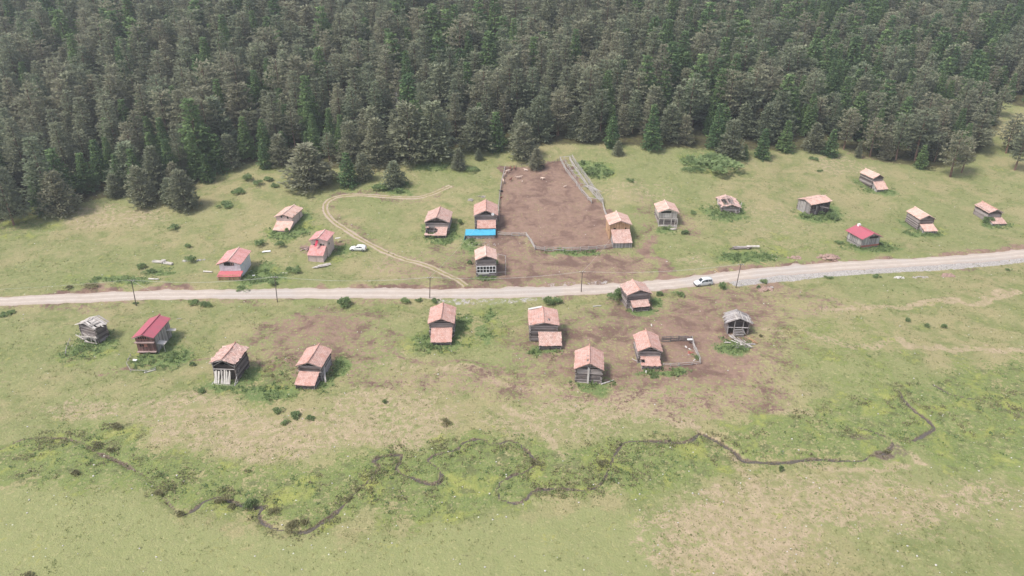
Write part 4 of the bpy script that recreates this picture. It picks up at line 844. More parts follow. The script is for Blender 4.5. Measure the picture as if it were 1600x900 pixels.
r = hut('A12', (1455, 365), (1452, 336.4), (1430, 323), 27, 6, 2.8, (349.5, 361, 22, .5), roofm='paletile', label='tile roofed hut with grey lean-to, middle of the right slope', leanwall='board', chim=False)
r = hut('A13', (1567, 352), (1559, 327.4), (1535, 314.4), 24.5, 5, 2.6, (339.5, 349.5, 23, 1.2), roofm='oldtile', label='tile roofed hut with old porch roof beside the right edge of the picture', leanwall='board')
r = hut('A14', (1361, 388), (1366, 365), (1344.4, 353.6), 34, 7, 0, None, 'board', ('solid', 'stone'), 'redmetal', 'wall', 'grey', 'grey board hut under a crimson sheet metal roof just above the road', 'hut', 'board_hut', .55, .01, .01, split=.9, gmat='grey', chim=False, Wm=6.7, Lm=5.7)
root, W2, L, ze, zr, q = r
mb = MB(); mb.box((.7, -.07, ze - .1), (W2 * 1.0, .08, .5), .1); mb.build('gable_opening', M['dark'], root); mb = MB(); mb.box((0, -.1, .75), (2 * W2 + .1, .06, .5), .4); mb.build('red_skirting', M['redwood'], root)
mb = MB(); mb.box((.0, L * .95, zr + .15), (.7, .6, .7), .6); mb.build('chimney', M['white'], root)
# --- below the road
r = hut('B1', (135, 532), (130, 505), (153, 493), 38, 6.5, 0, None, label='ruined log hut under loose whitish roof boards at the far left', plank='pale', wallmat='log', over=.5)
root, W2, L, ze, zr, q = r; mb = MB()
for k in range(10): mb.plank((q.uniform(-W2 - .6, 0), -.4 - q.random() * .8, q.uniform(.2, 2.0)), (q.uniform(0, W2 + .8), -.3 - q.random() * .8, q.uniform(.2, 2.0)), .2, .06, q.random())
for xx in (-W2, -.6, 1.0, W2): mb.bar((xx, -.7, -.8), (xx, -.6, 1.6), .08, None, 5, .8)
mb.build('broken_porch', M['pale'], root)
r = hut('B2', (229, 552), (221, 523), (249, 492), 34.5, 5.5, 0, None, 'board', None, 'redmetal', 'wall', 'brownlog', 'long brown two-storey hut with crimson sheet metal roof', 'hut', 'long_hut', .35, .01, .01, gmat='brownlog')
root, W2, L, ze, zr, q = r
for z_ in (ze - .25, ze - 2.0):
    mb = MB(); mb.box((-.3, -.1, z_), (1.9 if z_ > 3 else 1.2, .1, .75), .7); wn = mb.build('window', M['redwood'], root); mb = MB()
    for k in range(4 if z_ > 3 else 2): mb.box((-.98 + .45 * k, -.155, z_), (.34, .05, .55), .1)
    mb.build('pane', M['dark'], wn)
mb = MB(); mb.box((0, -.3, ze - 1.2), (2 * W2 + .3, .6, .1), .5); mb.box((0, -.3, .5), (2 * W2 + .2, .5, .12), .6); mb.build('ledge', M['pinkwood'], root)
mb = MB(); board_box(mb, -W2, W2 + .06, .2, L, -1, ze - .1, 'r', bw=.3, seed=9); mb.build('side_boards', M['grey'], root)
mb = MB(); mb.plank((W2, 1.2, 1.9), (W2 + 1.6, 1.2, 1.7), 1.4, .08, .8); mb.bar((W2 + 1.4, .7, -.8), (W2 + 1.3, .7, 1.7), .06, None, 5, .8); mb.plank((W2, L * .8, 2.2), (W2 + 1.7, L * .85, 2.0), 1.0, .08, .7); mb.build('side_platform', M['pale'], root)
r = hut('B3', (350, 594), (345, 562), (367, 535.8), 44, 6.5, 0, None, roofm='oldtile', label='log hut with patchy tile roof and pale planks leaning across its open front', over=.5, sag=.14, ragged=.2, frontopen=True, cap=True, wallmat='darklog')
root, W2, L, ze, zr, q = r; mb = MB()
for k in range(15):
    x_ = -W2 + .35 + k * (2 * W2 - 1.4) / 14
    if k not in (5, 8): mb.plank((x_ + q.uniform(-.1, .1), -1.25, .05), (x_ + q.uniform(-.25, .25), -.35, 2.5 + q.uniform(-.3, .2)), .24, .05, q.uniform(.6, 1))
mb.build('leaning_planks', M['pale'], root); mb = MB(); log_box(mb, -W2 - .05, W2 + .1, -1.5, 0, -.8, .1, .22, 5, .2, 'flr'); [mb.bar((x_, -.12, 0), (x_, -.12, ze), .1, None, 6, .8) for x_ in (-W2, W2)]; mb.bar((-W2, -.15, 2.6), (W2, -.15, 2.7), .1, None, 6, .8)
mb.bar((W2, -1.4, .1), (W2 + .1, 1.2, 2.2), .08, None, 5, .8); mb.bar((-W2, -.2, ze - 1), (0, -.2, ze + .3), .06, None, 5, .6); mb.bar((W2, -.2, ze - 1), (0, -.2, ze + .3), .06, None, 5, .6); mb.build('porch_frame', M['grey'], root)
mb = MB(); mb.box((0, .4, 1.5), (2 * W2 - .4, .1, 3.6), .1); mb.build('inner_wall', M['darklog'], root)
r = hut('B4', (478, 607), (480.5, 566), (498.6, 537.8), 42.5, 7.5, 3.0, (580, 602, 32.5, -.5), roofm='tile', label='log hut with neat tile roof and tiled porch, right of the bright green weeds', over=.5)
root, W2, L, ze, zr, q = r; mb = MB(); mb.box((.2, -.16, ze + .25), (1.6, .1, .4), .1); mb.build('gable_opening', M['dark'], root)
mb = MB(); mb.plank((W2 + .9, -.6, .0), (W2 + .25, 1.2, 2.4), .3, .08, .8); mb.build('leaning_board', M['grey'], root)
r = hut('B5', (691, 540), (688.6, 498), (692.4, 472.8), 42.5, 7.8, 3.2, (511.5, 534.4, 33, .8), roofm='tile', label='log hut with evenly tiled roof and porch standing alone below the road junction')
r = hut('B6', (859, 546), (850, 503.5), (848, 479), 48.5, 5, 3.2, (518, 540, 36, 9.5), roofm='tile', label='log hut with worn tile roof and porch set off to its right', holesR=((.2, .3, .3, .42),), leanragged=.12, leanmat='oldtile')
root, W2, L, ze, zr, q = r; mb = MB(); mb.plank((-.2, L + .45, zr + .06), (-W2 - .3, L + .45, ze + .2), .7, .03, 1); mb.build('white_sheet', M['rubble'], root)
r = hut('B7', (924, 597), (921, 567.6), (921, 539.5), 46.5, 10.5, 0, None, roofm='tile', label='square log hut without porch, tiles missing along its ridge', holesL=((.12, .3, 0, .18), (.45, .52, 0, .14)), wallmat='log', sag=.05)
root, W2, L, ze, zr, q = r; mb = MB(); mb.plank((-.1, -.35, -.6), (-.05, -.22, ze + .1), .4, .06, .9); mb.build('upright_board', M['grey'], root)
r = hut('B8', (1018, 577), (1017, 541.4), (1009, 515), 40, 8.3, 2.4, (556.4, 571.5, 31, .6), roofm='tile', label='log hut beside the walled pen, with a small hole at its porch roof corner', leanholes=((.12, .55, .14, .2),), leanragged=.14, over=.4)
r = hut('B9', (1000, 485), (1000, 453), (988, 436.5), 41, 7, 2.0, (468, 479.3, 28.6, .6), roofm='oldtile', label='log hut with old tile roof standing right against the road', leanragged=.12, ragged=.14)
r = hut('B10', (1153, 522), (1157, 498), (1151, 483.5), 39.5, 7.5, 0, None, label='open log hut under grey plank roof with a heap of timber in front', plank=True, wallmat='darklog', over=.55, frontopen=True, raised=1)
root, W2, L, ze, zr, q = r; mb = MB()
for xx in (-W2, -W2 * .4, W2 * .45, W2): mb.bar((xx, -.1, -.8), (xx, -.1, ze + .1), .1, None, 6, q.random())
mb.bar((-W2 - .2, -.15, 1.7), (W2 + .2, -.15, 1.8), .11, None, 6, .8); mb.plank((.6, -.2, 1.9), (1.6, -.5, .4), .5, .06, .8)
for k in range(5): mb.plank((-1, -.2 - .15 * k, 1.3 - .3 * k), (1.2, -.2 - .15 * k, 1.3 - .3 * k), .3, .06, q.random())
mb.build('porch_frame', M['grey'], root); mb = MB(); mb.box((-.2, .9, 2.4), (W2 * 1.3, .1, 1.9), .3); mb.build('inner_wall', M['darklog'], root)
for o_ in list(bpy.data.objects):
    for k in ('_W2', '_L', '_ze', '_zr'):
        if k in o_: del o_[k]
print('HUTS'); [print(*s_) for s_ in SOLVED]
# ---------------------------------------------------------------- blue tarpaulin shed below its hut
def G(px, py): p = at(px, py); return np.array([p[0], p[1], H(p[0], p[1])])
p = G(751, 373); s = F / proj(p)[2]; e = empty('tarpaulin_shed', p, R(2), label='low shed under a bright blue tarpaulin with stone front wall', cat='shed')
w2 = 23.5 / s; mb = MB(); shed_roof(mb, -w2, w2, -.2, 2.3, 1.15, 1.95, (), .06, .03, .04, seed=3); mb.build('tarpaulin', M['tarp'], e)
mb = MB(); mb.quad([(-w2 - .03, -.2, 1.15), (-w2 - .03, 1.9, 1.8), (-w2 - .25, 1.7, .2), (-w2 - .45, -.8, -.3)], .5); mb.quad([(-w2 - .06, -.2, 1.15), (-w2 - .06, 1.9, 1.8), (-w2 - .3, 1.7, .2), (-w2 - .5, -.8, -.3)], .5); mb.build('hanging_flap', M['tarp'], e)
q = random.Random(5); mb = MB()
for k in range(60): mb.blob((q.uniform(-w2 + .2, w2 * .9), q.uniform(-.1, .25), q.uniform(-.2, .55)), (q.uniform(.15, .3), .2, q.uniform(.1, .2)), q.random(), 6, k)
mb.box((0, .3, .1), (2 * w2 - .5, .25, 1.3), .3); mb.build('stone_wall', M['stone'], e); mb = MB(); mb.box((0, 2.2, .4), (2 * w2 - .3, .1, 2.4), .3); [mb.bar((x, -.1, -.5), (x, -.1, 1.1), .06, None, 5, .5) for x in (-w2 + .1, 0, w2 - .1)]; mb.build('frame', M['log'], e)
# ---------------------------------------------------------------- fences: posts and rails are parts
_cyl = MB(); _cyl.bar((0, 0, 0), (0, 0, 1), 1, .9, 6, .6); RAILM = _cyl.me('rail', M['fence']); _c2 = MB(); _c2.bar((0, 0, 0), (0, 0, 1), 1, .9, 6, .35); RAILD = _c2.me('dark_rail', M['log'])
def bar_obj(name, a, b, r, parent, me=None):
    a = Vector(a); b = Vector(b); d = b - a; o = link(name, me or RAILM, parent); o.location = a; o.rotation_mode = 'QUATERNION'; o.rotation_quaternion = d.to_track_quat('Z', 'Y'); o.scale = (r, r, d.length); return o
def fence(pts, label, step=2.4, hgt=1.25, rails=3, seed=0, r=.07, name='log_fence', cat='fence', group=None, me=None, jit=.12):
    q = random.Random(seed); P = np.array([G(*p_)[:2] for p_ in pts]); o0 = P[0]; root = empty(name, (o0[0], o0[1], H(o0[0], o0[1])), 0, label=label, cat=cat, group=group); z00 = root.location.z
    W_ = [P[0]]
    for a, b in zip(P[:-1], P[1:]):
        n = max(1, int(round(np.hypot(*(b - a)) / step))); W_ += [a + (b - a) * (k + 1) / n for k in range(n)]
    L3 = [Vector((x - o0[0], y - o0[1], H(x, y) - z00)) for x, y in W_]
    for k, c in enumerate(L3): bar_obj('post', c - Vector((0, 0, .4)), c + Vector((q.uniform(-.15, .15), q.uniform(-.1, .1), hgt * q.uniform(.85, 1.2))), .075, root, me)
    for a, b in zip(L3[:-1], L3[1:]):
        for j in range(rails):
            z = hgt * (j + .9) / rails; bar_obj('rail', a + Vector((0, q.uniform(-.06, .06), z + q.uniform(-jit, jit))) - (b - a) * .06, b + Vector((0, q.uniform(-.06, .06), z + q.uniform(-jit, jit))) + (b - a) * .06, r * q.uniform(.8, 1.15), root, me)
    return root
fence([(780, 345), (779, 325), (781, 305), (784, 285), (789, 265)], 'left log fence of the brown corral running uphill', 2.6, 1.2, 3, 1, group='corral fences')
fence([(789, 265), (815, 260), (832, 258), (852, 257), (866, 254), (876, 248)], 'low twisted fence along the top of the corral', 2.2, .7, 2, 2, .05, group='corral fences', me=RAILD)
fence([(778, 368), (800, 369), (822, 369)], 'short log fence leading from the tarpaulin shed to the corral step', 2.2, 1.0, 3, 3, group='corral fences')
fence([(822, 369), (830, 380), (836, 391)], 'pale log fence forming the step at the corral bottom left', 2.0, 1.1, 3, 4, .09, group='corral fences')
fence([(836, 391), (880, 393), (920, 392), (945, 389), (958, 386)], 'log fence along the bottom of the corral', 2.5, 1.15, 3, 5, group='corral fences')
fence([(941, 316), (943, 328), (949, 345), (953, 360), (958, 375), (962, 386)], 'log fence beside the orange board hut on the corral right side', 2.2, 1.15, 3, 6, .08, group='corral fences')
a1 = [(875, 250), (884, 268), (894, 281), (901, 290), (909, 301), (918, 311), (924, 318)]; a2 = [(881, 251), (887, 262), (894, 272), (900, 281)]; b1 = [(890, 250), (897, 262), (908, 279), (920, 296), (932, 310), (940, 317)]; b2 = [(894, 249), (903, 263), (914, 278), (926, 295), (938, 311), (942, 318)]
fence(a1, 'inner rail fence of the pale pole gangway at the corral corner', 3.0, 1.3, 3, 7, .085, 'pole_fence', group='gangway fences')
fence(b1, 'middle rail fence of the pale pole gangway at the corral corner', 3.0, 1.3, 4, 8, .09, 'pole_fence', group='gangway fences')
fence(b2, 'outer rail fence of the pale pole gangway at the corral corner', 3.2, 1.6, 3, 9, .09, 'pole_fence', group='gangway fences')
fence(a2, 'short second rail beside the top of the pale pole gangway', 3.0, 1.3, 2, 10, .07, 'pole_fence', group='gangway fences')
for i, (c, d) in enumerate([((876, 250), (893, 249)), ((887, 262), (898, 264)), ((892, 272), (903, 273)), ((899, 278), (907, 278)), ((903, 282), (911, 282)), ((909, 298), (925, 293)), ((906, 292), (921, 291)), ((918, 314), (941, 317))]):
    A = G(*c); B = G(*d); lab = ['top crossbar closing the pale pole gangway', 'second crossbar from the top of the gangway', 'third crossbar from the top of the gangway', 'fourth crossbar from the top of the gangway', 'fifth crossbar from the top of the gangway', 'slanted lower crossbar of the gangway', 'upper of the two close crossbars low in the gangway', 'bottom crossbar closing the pale pole gangway'][i]
    mb = MB(); mb.bar((0, 0, 1.15), tuple(B - A + np.array([0, 0, 1.15])), .085, .07, 6, .8); [mb.bar((x_[0], x_[1], x_[2] - .3), (x_[0], x_[1], x_[2] + 1.2), .06, None, 5, .6) for x_ in (np.zeros(3), B - A)]
    o = mb.build('crossbar', M['fence']); o.location = tuple(A); tag(o, lab, 'crossbar', 'gangway crossbars')
mb = MB(); q = random.Random(8); A = G(912, 290); 
for k in range(5): B = np.array([k * .45, -k * .5, 0]); mb.bar(tuple(B + [0, 0, .25 + .1 * k]), tuple(B + [2.2 + k * .2, -4.6, .2 + .05 * k]), .09, .07, 6, .8)
o = mb.build('pole_pile', M['fence']); o.location = tuple(A); tag(o, 'long loose poles lying inside the lower gangway', 'poles')
fence([(778, 402), (790, 404), (790, 430), (776, 431)], 'thin light railing around the small yard beside the tall log hut', 3.0, 1.0, 1, 12, .055, 'yard_railing')
# pen beside its hut
fence([(1034, 535), (1060, 534), (1080, 534)], 'top fence of the walled pen with dark boards', 1.6, 1.2, 5, 13, .09, group='pen fences', me=RAILD)
fence([(1081, 533), (1084, 545), (1090, 558), (1094, 567)], 'pale pole fence closing the right side of the pen', 1.7, 1.1, 3, 14, .07, group='pen fences')
fence([(1036, 572), (1060, 573), (1080, 571), (1094, 568)], 'low fence along the bottom of the pen', 2.0, .7, 2, 15, .05, group='pen fences')
fence([(110, 532), (105, 545), (103, 556)], 'broken grey fence left of the ruined roof board hut', 1.8, .7, 1, 16, .05, group='garden fences of the left huts')
fence([(205, 558), (199, 572), (205, 582), (228, 583), (243, 579)], 'broken grey fence below the long brown hut', 2.2, .6, 1, 17, .05, group='garden fences of the left huts')
# ---------------------------------------------------------------- utility poles and wires
PT = []
def upole(b, t, label, hgt=None):
    p = G(*b); r_ = ray(*t); tt = p[1] / r_[1]; top = np.array([tt * r_[0] , p[1], CH + tt * r_[2]]); 
    e = empty('utility_pole', p, 0, label=label, cat='utility pole', group='wooden poles along the road'); d = top - p; mb = MB(); mb.bar((0, 0, -1), tuple(d), .115, .08, 8, .4); mb.build('shaft', M['pole'], e)
    mb = MB(); c = d * .97; mb.box(tuple(c + [0, -.14, 0]), (1.5, .1, .1), .5); mb.build('crossarm', M['pole'], e)
    for dx in (-.6, 0, .6): mb = MB(); mb.bar(tuple(c + [dx, -.14, .05]), tuple(c + [dx, -.14, .22]), .05, .04, 6, .7); mb.build('insulator', M['white'], e)
    PT.append(p + c + [0, -.14, .2]); return e
upole((212, 476), (205, 437), 'wooden utility pole at the road, leftmost of the row')
upole((433, 471), (429, 432), 'wooden utility pole in front of the white-walled hut')
upole((671, 466), (672, 433), 'wooden utility pole left of the track junction')
upole((908, 456), (910, 424), 'wooden utility pole right of the brown trampled yard')
upole((1150, 447), (1158, 412), 'leaning wooden utility pole right of the silver van')
def wire(a, b, label, sag=.6, r=.016, grp='wires strung between the poles'):
    a = Vector(a); b = Vector(b); mb = MB(); n = 14; pr = None
    for k in range(n + 1):
        f = k / n; c = a.lerp(b, f) - Vector((0, 0, sag * 4 * f * (1 - f))) - a
        if pr is not None: mb.bar(pr, c, r, None, 4, .5)
        pr = c
    o = mb.build('overhead_wire', M['wire']); o.location = a; tag(o, label, 'wire', grp)
nm = ['first', 'second', 'third', 'fourth', 'fifth']
for i in range(4):
    for dx in (-.6, .6): wire(PT[i] + [dx, 0, 0], PT[i + 1] + [dx, 0, 0], f'overhead wire between the {nm[i]} and {nm[i + 1]} pole from the left, {"left" if dx < 0 else "right"} insulators', 1.0)
wire(PT[0] + [0, 0, 0], G(255, 502) + [0, 2, 5.4], 'pale service wire from the leftmost pole down to the crimson roofed long hut', .3, .024, 'service wires')
wire(PT[2], G(742, 374) + [0, 0, 3.0], 'pale service wire from the third pole up to the blue tarpaulin shed', .4, .022, 'service wires')
wire(PT[3], G(957, 386) + [0, 0, 3.5], 'pale service wire from the fourth pole up to the orange board hut', .4, .024, 'service wires')
wire(PT[0] + [-.6, 0, 0], PT[0] + [-62, -6, 0], 'overhead wire leaving the leftmost pole out of the picture', 1.0)
# ---------------------------------------------------------------- cars
def car(px, py, yaw, kind, label):
    p = G(px, py); e = empty('parked_van', (p[0], p[1], p[2]), yaw, label=label, cat='van', group='vans')
    # stations along x (front negative): x, bottom, belt height, roof height, half width at belt, half width at roof
    if kind == 'van': S_ = [(-2.1, .35, .62, .66, .62, .5), (-1.98, .24, .80, .84, .80, .7), (-1.3, .22, .98, 1.02, .86, .76), (-1.0, .22, 1.04, 1.12, .87, .74), (-.35, .22, 1.08, 1.72, .88, .68), (.2, .22, 1.08, 1.80, .88, .69), (1.3, .22, 1.08, 1.80, .88, .69), (1.95, .24, 1.08, 1.74, .87, .67), (2.12, .3, 1.02, 1.3, .82, .66), (2.16, .38, .8, .9, .78, .66)]
    else: S_ = [(-2.1, .35, .6, .62, .6, .5), (-1.98, .24, .74, .78, .78, .68), (-1.2, .22, .88, .92, .82, .72), (-.8, .22, .92, .99, .83, .7), (-.15, .22, .94, 1.42, .83, .6), (.4, .22, .94, 1.48, .83, .61), (1.2, .22, .94, 1.46, .83, .61), (1.8, .24, .94, 1.36, .82, .58), (2.08, .3, .9, 1.0, .78, .6), (2.12, .38, .7, .8, .74, .62)]
    V = []; ns = 12
    for x, zb_, zm, zr_, wb, wr in S_: V += [(x, -wb * .9, zb_), (x, -wb, zb_ + .18), (x, -wb, (zb_ + zm) / 2 + .1), (x, -wb * .985, zm), (x, -wr, zr_ - .06), (x, -wr * .82, zr_), (x, wr * .82, zr_), (x, wr, zr_ - .06), (x, wb * .985, zm), (x, wb, (zb_ + zm) / 2 + .1), (x, wb, zb_ + .18), (x, wb * .9, zb_)]
    n_ = len(S_); mb = MB(); mb.mesh(V, [(i * ns + k, i * ns + (k + 1) % ns, (i + 1) * ns + (k + 1) % ns, (i + 1) * ns + k)[::-1] for i in range(n_ - 1) for k in range(ns)] + [tuple(range(ns)), tuple(range((n_ - 1) * ns, n_ * ns))[::-1]], .5)
    mb.build('body', M['carwhite'] if kind != 'van' else M['carsilver'], e, True)
    def st(x): 
        for a, b in zip(S_[:-1], S_[1:]):
            if a[0] <= x <= b[0]: f = (x - a[0]) / (b[0] - a[0]); return [u + (v - u) * f for u, v in zip(a, b)]
    for s_ in (-1, 1):
        for x0, x1 in ([(-.75, -.02), (.06, .95), (1.03, 1.85)] if kind == 'van' else [(-.5, .2), (.28, 1.0), (1.08, 1.7)]):
            a, b = st(x0), st(x1); o_ = .012; lo = lambda q_, x_: (x_, s_ * (q_[4] * .985 + (q_[5] - q_[4] * .985) * .08 + o_), q_[2] + (q_[3] - .06 - q_[2]) * .08); hi = lambda q_, x_: (x_, s_ * (q_[4] * .985 + (q_[5] - q_[4] * .985) * .86 + o_), q_[2] + (q_[3] - .06 - q_[2]) * .86)
            mb = MB(); P = [lo(a, x0), lo(b, x1), hi(b, x1), hi(a, x0)]; mb.quad(P if s_ < 0 else P[::-1], .3); mb.build('side_window', M['glass'], e)
    i0, i1 = 3, 4; a, b = S_[i0], S_[i1]; mb = MB(); mb.quad([(a[0] + .02, -a[5] * .78, a[3] + .025), (a[0] + .02, a[5] * .78, a[3] + .025), (b[0] - .06, b[5] * .76, b[3] - .02), (b[0] - .06, -b[5] * .76, b[3] - .02)][::-1], .3); mb.build('windscreen', M['glass'], e)
    a, b = S_[-3], S_[-2]; mb = MB(); mb.quad([(a[0] + .03, -a[5] * .8, a[3] - .1), (a[0] + .03, a[5] * .8, a[3] - .1), (b[0] + .02, b[5] * .9, b[3] - .02), (b[0] + .02, -b[5] * .9, b[3] - .02)], .3); mb.build('rear_window', M['glass'], e)
    for x in (-1.35, 1.35):
        for s_ in (-1, 1):
            wl = MB(); wl.bar((x, s_ * .66, .31), (x, s_ * .90, .31), .31, None, 18, .4); wh = wl.build('wheel', M['tyre'], e); r_ = MB(); r_.bar((x, s_ * .88, .31), (x, s_ * .915, .31), .19, None, 12, .4); r_.build('rim', M['rim'], wh)
    for s_ in (-1, 1):
        mb = MB(); mb.box((-2.0, s_ * .6, .66), (.12, .3, .16), .5); mb.build('headlight', M['lamp'], e); mb = MB(); mb.box((2.12, s_ * .7, .85), (.08, .14, .4), .5); mb.build('tail_light', M['redlamp'], e); mb = MB(); mb.box((-.62, s_ * .98, 1.1 if kind == 'van' else .98), (.12, .18, .14), .5); mb.build('mirror', M['glass'], e)
    mb = MB(); mb.box((-2.08, 0, .38), (.14, 1.5, .22), .5); mb.build('bumper', M['carwhite'] if kind != 'van' else M['tyre'], e)
    e.scale = (1.02, 1.02, 1.02); return e
car(560, 391, R(-4), 'estate', 'white estate car parked on the grass beside the dirt track')
car(1098, 445, R(12), 'van', 'silver-white van driving on the gravel road right of the junction')
# ---------------------------------------------------------------- calves in the corral
def calfmesh(name, mat, lying):
    zb = .32 if lying else .72; P = [((-.42, 0, zb), .17), ((-.1, 0, zb + .02), .21), ((.28, 0, zb), .19), ((.48, 0, zb + .12), .11), ((.62, 0, zb + .25), .09), ((.80, 0, zb + .2), .085), ((.93, 0, zb + .13), .055), ((-.56, 0, zb + .05), .03), ((-.6, 0, zb - .25), .02)]; E = [(0, 1), (1, 2), (2, 3), (3, 4), (4, 5), (5, 6), (0, 7), (7, 8)]
    for (x, root_) in ((-.4, 0), (.3, 2)):
        for s_ in (-1, 1):
            i = len(P)
            if lying: P += [((x, s_ * .17, zb - .12), .09), ((x + .2, s_ * .26, .08), .045), ((x - .02, s_ * .24, .05), .03)]
            else: P += [((x, s_ * .11, zb - .18), .08), ((x + (.03 if x > 0 else -.07), s_ * .11, zb * .5), .045), ((x, s_ * .11, .03), .035)]
            E += [(root_, i), (i, i + 1), (i + 1, i + 2)]
    for s_ in (-1, 1): P.append(((.72, s_ * .15, zb + .30), .02)); E.append((5, len(P) - 1))
    me = bpy.data.meshes.new(name); me.from_pydata([a for a, _ in P], E, []); o = bpy.data.objects.new('tmp', me); col.objects.link(o); md = o.modifiers.new('s', 'SKIN'); o.modifiers.new('u', 'SUBSURF').levels = 1
    for k, (_, r_) in enumerate(P): me.skin_vertices[0].data[k].radius = (r_, r_)
    me.skin_vertices[0].data[0].use_root = True
    dg = bpy.context.evaluated_depsgraph_get(); dg.update(); nm_ = bpy.data.meshes.new_from_object(o.evaluated_get(dg)); bpy.data.objects.remove(o); nm_.materials.clear(); nm_.materials.append(M[mat]); nm_.name = name
    nm_.polygons.foreach_set('use_smooth', np.ones(len(nm_.polygons), bool)); return nm_
CM = {(m_, l_): calfmesh('calf', m_, l_) for m_ in ('calfpale', 'calfbrown', 'calfblack') for l_ in (0, 1)}
for px, py, m_, ly, rot, sc_, lab in [(793, 270.5, 'calfpale', 0, 20, 1.3, 'pale calf standing near the top left corner of the corral'), (822, 267, 'calfpale', 1, 160, 1.3, 'pale calf lying below the top fence left of the fence pine'), (809, 279.5, 'calfpale', 0, 190, 1.1, 'left of two pale calves standing close together in the upper corral'), (813, 278.5, 'calfpale', 0, 10, 1.0, 'right of two pale calves standing close together in the upper corral'),
    (847.5, 280, 'calfpale', 1, -50, 1.35, 'pale calf lying alone in the upper middle of the corral'), (789, 275, 'calfpale', 0, 70, 1.1, 'pale calf against the left corral fence, upper one'), (786.5, 286, 'calfpale', 0, 100, 1.3, 'pale calf against the left corral fence, lower one'), (798, 282, 'calfbrown', 0, 60, 1.1, 'red-brown calf standing below the two close pale calves'), (797.5, 266, 'calfbrown', 0, 80, 1.2, 'red-brown calf at the top fence, left one'), (804, 265, 'calfbrown', 0, 100, 1.1, 'red-brown calf at the top fence, right one'),
    (783, 300, 'calfblack', 1, 180, 1.1, 'dark calf lying against the left corral fence'), (847, 264, 'calfblack', 0, 175, 1.4, 'black calf standing beside the pine on the corral fence'), (882.5, 293, 'calfpale', 1, 30, .9, 'whitish calf lying beside the gangway'), (816, 284, 'calfpale', 1, 90, .7, 'smallest pale calf lying below the close pair'), (783, 309.5, 'calfbrown', 1, 20, .8, 'red-brown calf lying low at the left fence')]:
    o = link('calf', CM[m_, ly]); p = G(px, py); o.location = tuple(p); o.rotation_euler = (0, 0, R(rot)); o.scale = (sc_,) * 3; tag(o, lab, 'calf', 'calves in the corral')
# ---------------------------------------------------------------- timber, rubble, stones
def planks(px, py, n, L, wd, rot, label, mat='pale', spread=.6, name='plank_pile', cat='planks', rs=.15, seed=0, z=.12, th=.06, group=None):
    q = random.Random(seed + px); p = G(px, py); mb = MB()
    for k in range(n):
        a = rot + q.uniform(-rs, rs); cx, cy = q.uniform(-spread, spread), q.uniform(-spread, spread); l_ = L * q.uniform(.75, 1.1); dx, dy = math.cos(a) * l_ / 2, math.sin(a) * l_ / 2; zz = z + q.uniform(0, .05) * n ** .5
        mb.plank((cx - dx, cy - dy, zz), (cx + dx, cy + dy, zz + q.uniform(-.05, .12)), wd, th, q.random())
    o = mb.build(name, M[mat]); o.location = tuple(p); tag(o, label, cat, group); return o
def logobj(px, py, L, r_, rot, label, mat='fence', name='log', cat='log', group='logs lying in the grass'):
    p = G(px, py); mb = MB(); dx, dy = math.cos(rot) * L / 2, math.sin(rot) * L / 2; za, zb = H(p[0] - dx, p[1] - dy) - p[2], H(p[0] + dx, p[1] + dy) - p[2]; mb.bar((-dx, -dy, za + r_), (dx, dy, zb + r_), r_, r_ * .85, 8, .8); o = mb.build(name, M[mat]); o.location = tuple(p); return tag(o, label, cat, group)
def heap(px, py, n, ax, ay, hz, rr, mat, label, name, cat, seed=0, group=None, flat=.7):
    q = random.Random(seed + int(px)); p = G(px, py); mb = MB()
    for k in range(n):
        a = q.uniform(0, 6.28); r_ = math.sqrt(q.random()); x, y = ax * r_ * math.cos(a), ay * r_ * math.sin(a); mb.blob((x, y, H(p[0] + x, p[1] + y) - p[2] + hz * (1 - r_) * q.uniform(.4, 1)), tuple(rr * q.uniform(.5, 1.3) for _ in range(2)) + (rr * flat * q.uniform(.5, 1),), q.random(), 6, k + seed)
    o = mb.build(name, M[mat]); o.location = tuple(p); return tag(o, label, cat, group)
def trough(px, py, L, wd, rot, label, mat='pale'):
    p = G(px, py); mb = MB(); Mr = Matrix.Rotation(rot, 3, 'Z'); z_ = H(p[0], p[1]) - p[2]
    for c, d in (((0, 0, .15), (L, wd, .06)), ((0, wd / 2, .3), (L, .08, .36)), ((0, -wd / 2, .3), (L, .08, .36)), ((L / 2, 0, .3), (.08, wd - .09, .36)), ((-L / 2, 0, .3), (.08, wd - .09, .36))): mb.box(Mr @ Vector(c), d, .9, Mr)
    o = mb.build('feeding_trough', M[mat]); o.location = tuple(p); return tag(o, label, 'trough', 'troughs left of the white-walled hut')
trough(247, 410, 2.9, .75, R(-12), 'pale wooden trough, left one of the end-to-end pair on the meadow'); trough(263, 412.5, 2.6, .7, R(-18), 'pale wooden trough, right one of the end-to-end pair on the meadow')
logobj(256, 408, 1.0, .3, R(10), 'short white stump behind the end-to-end troughs', 'pale')
logobj(325, 425.5, 2.4, .22, R(-10), 'whitewashed log left of the white-walled hut', 'pale'); logobj(241, 439, 2.6, .2, R(-6), 'pale log on the meadow above the leftmost pole', 'pale'); logobj(444, 427, 1.6, .09, R(0), 'thin pale bar in the grass above the second pole', 'pale')
heap(289, 408, 16, 1.1, .7, .25, .28, 'rubble', 'white rubble heap left of the small bush by the rubble', 'rubble_heap', 'rubble', 1, 'rubble heaps'); heap(313, 406, 14, 1.3, .6, .2, .22, 'rubble', 'white rubble heap right of the small bush by the rubble', 'rubble_heap', 'rubble', 2, 'rubble heaps')
planks(417, 393.5, 5, 2.0, .55, R(10), 'white sheets lying on the meadow between the white hut and the pink huts', 'white', .3, 'sheet_pile', 'sheets', z=.15); planks(396, 431.5, 2, .8, .4, R(20), 'small white sheet right of the white-walled hut', 'white', .1, 'sheet_pile', 'sheets')
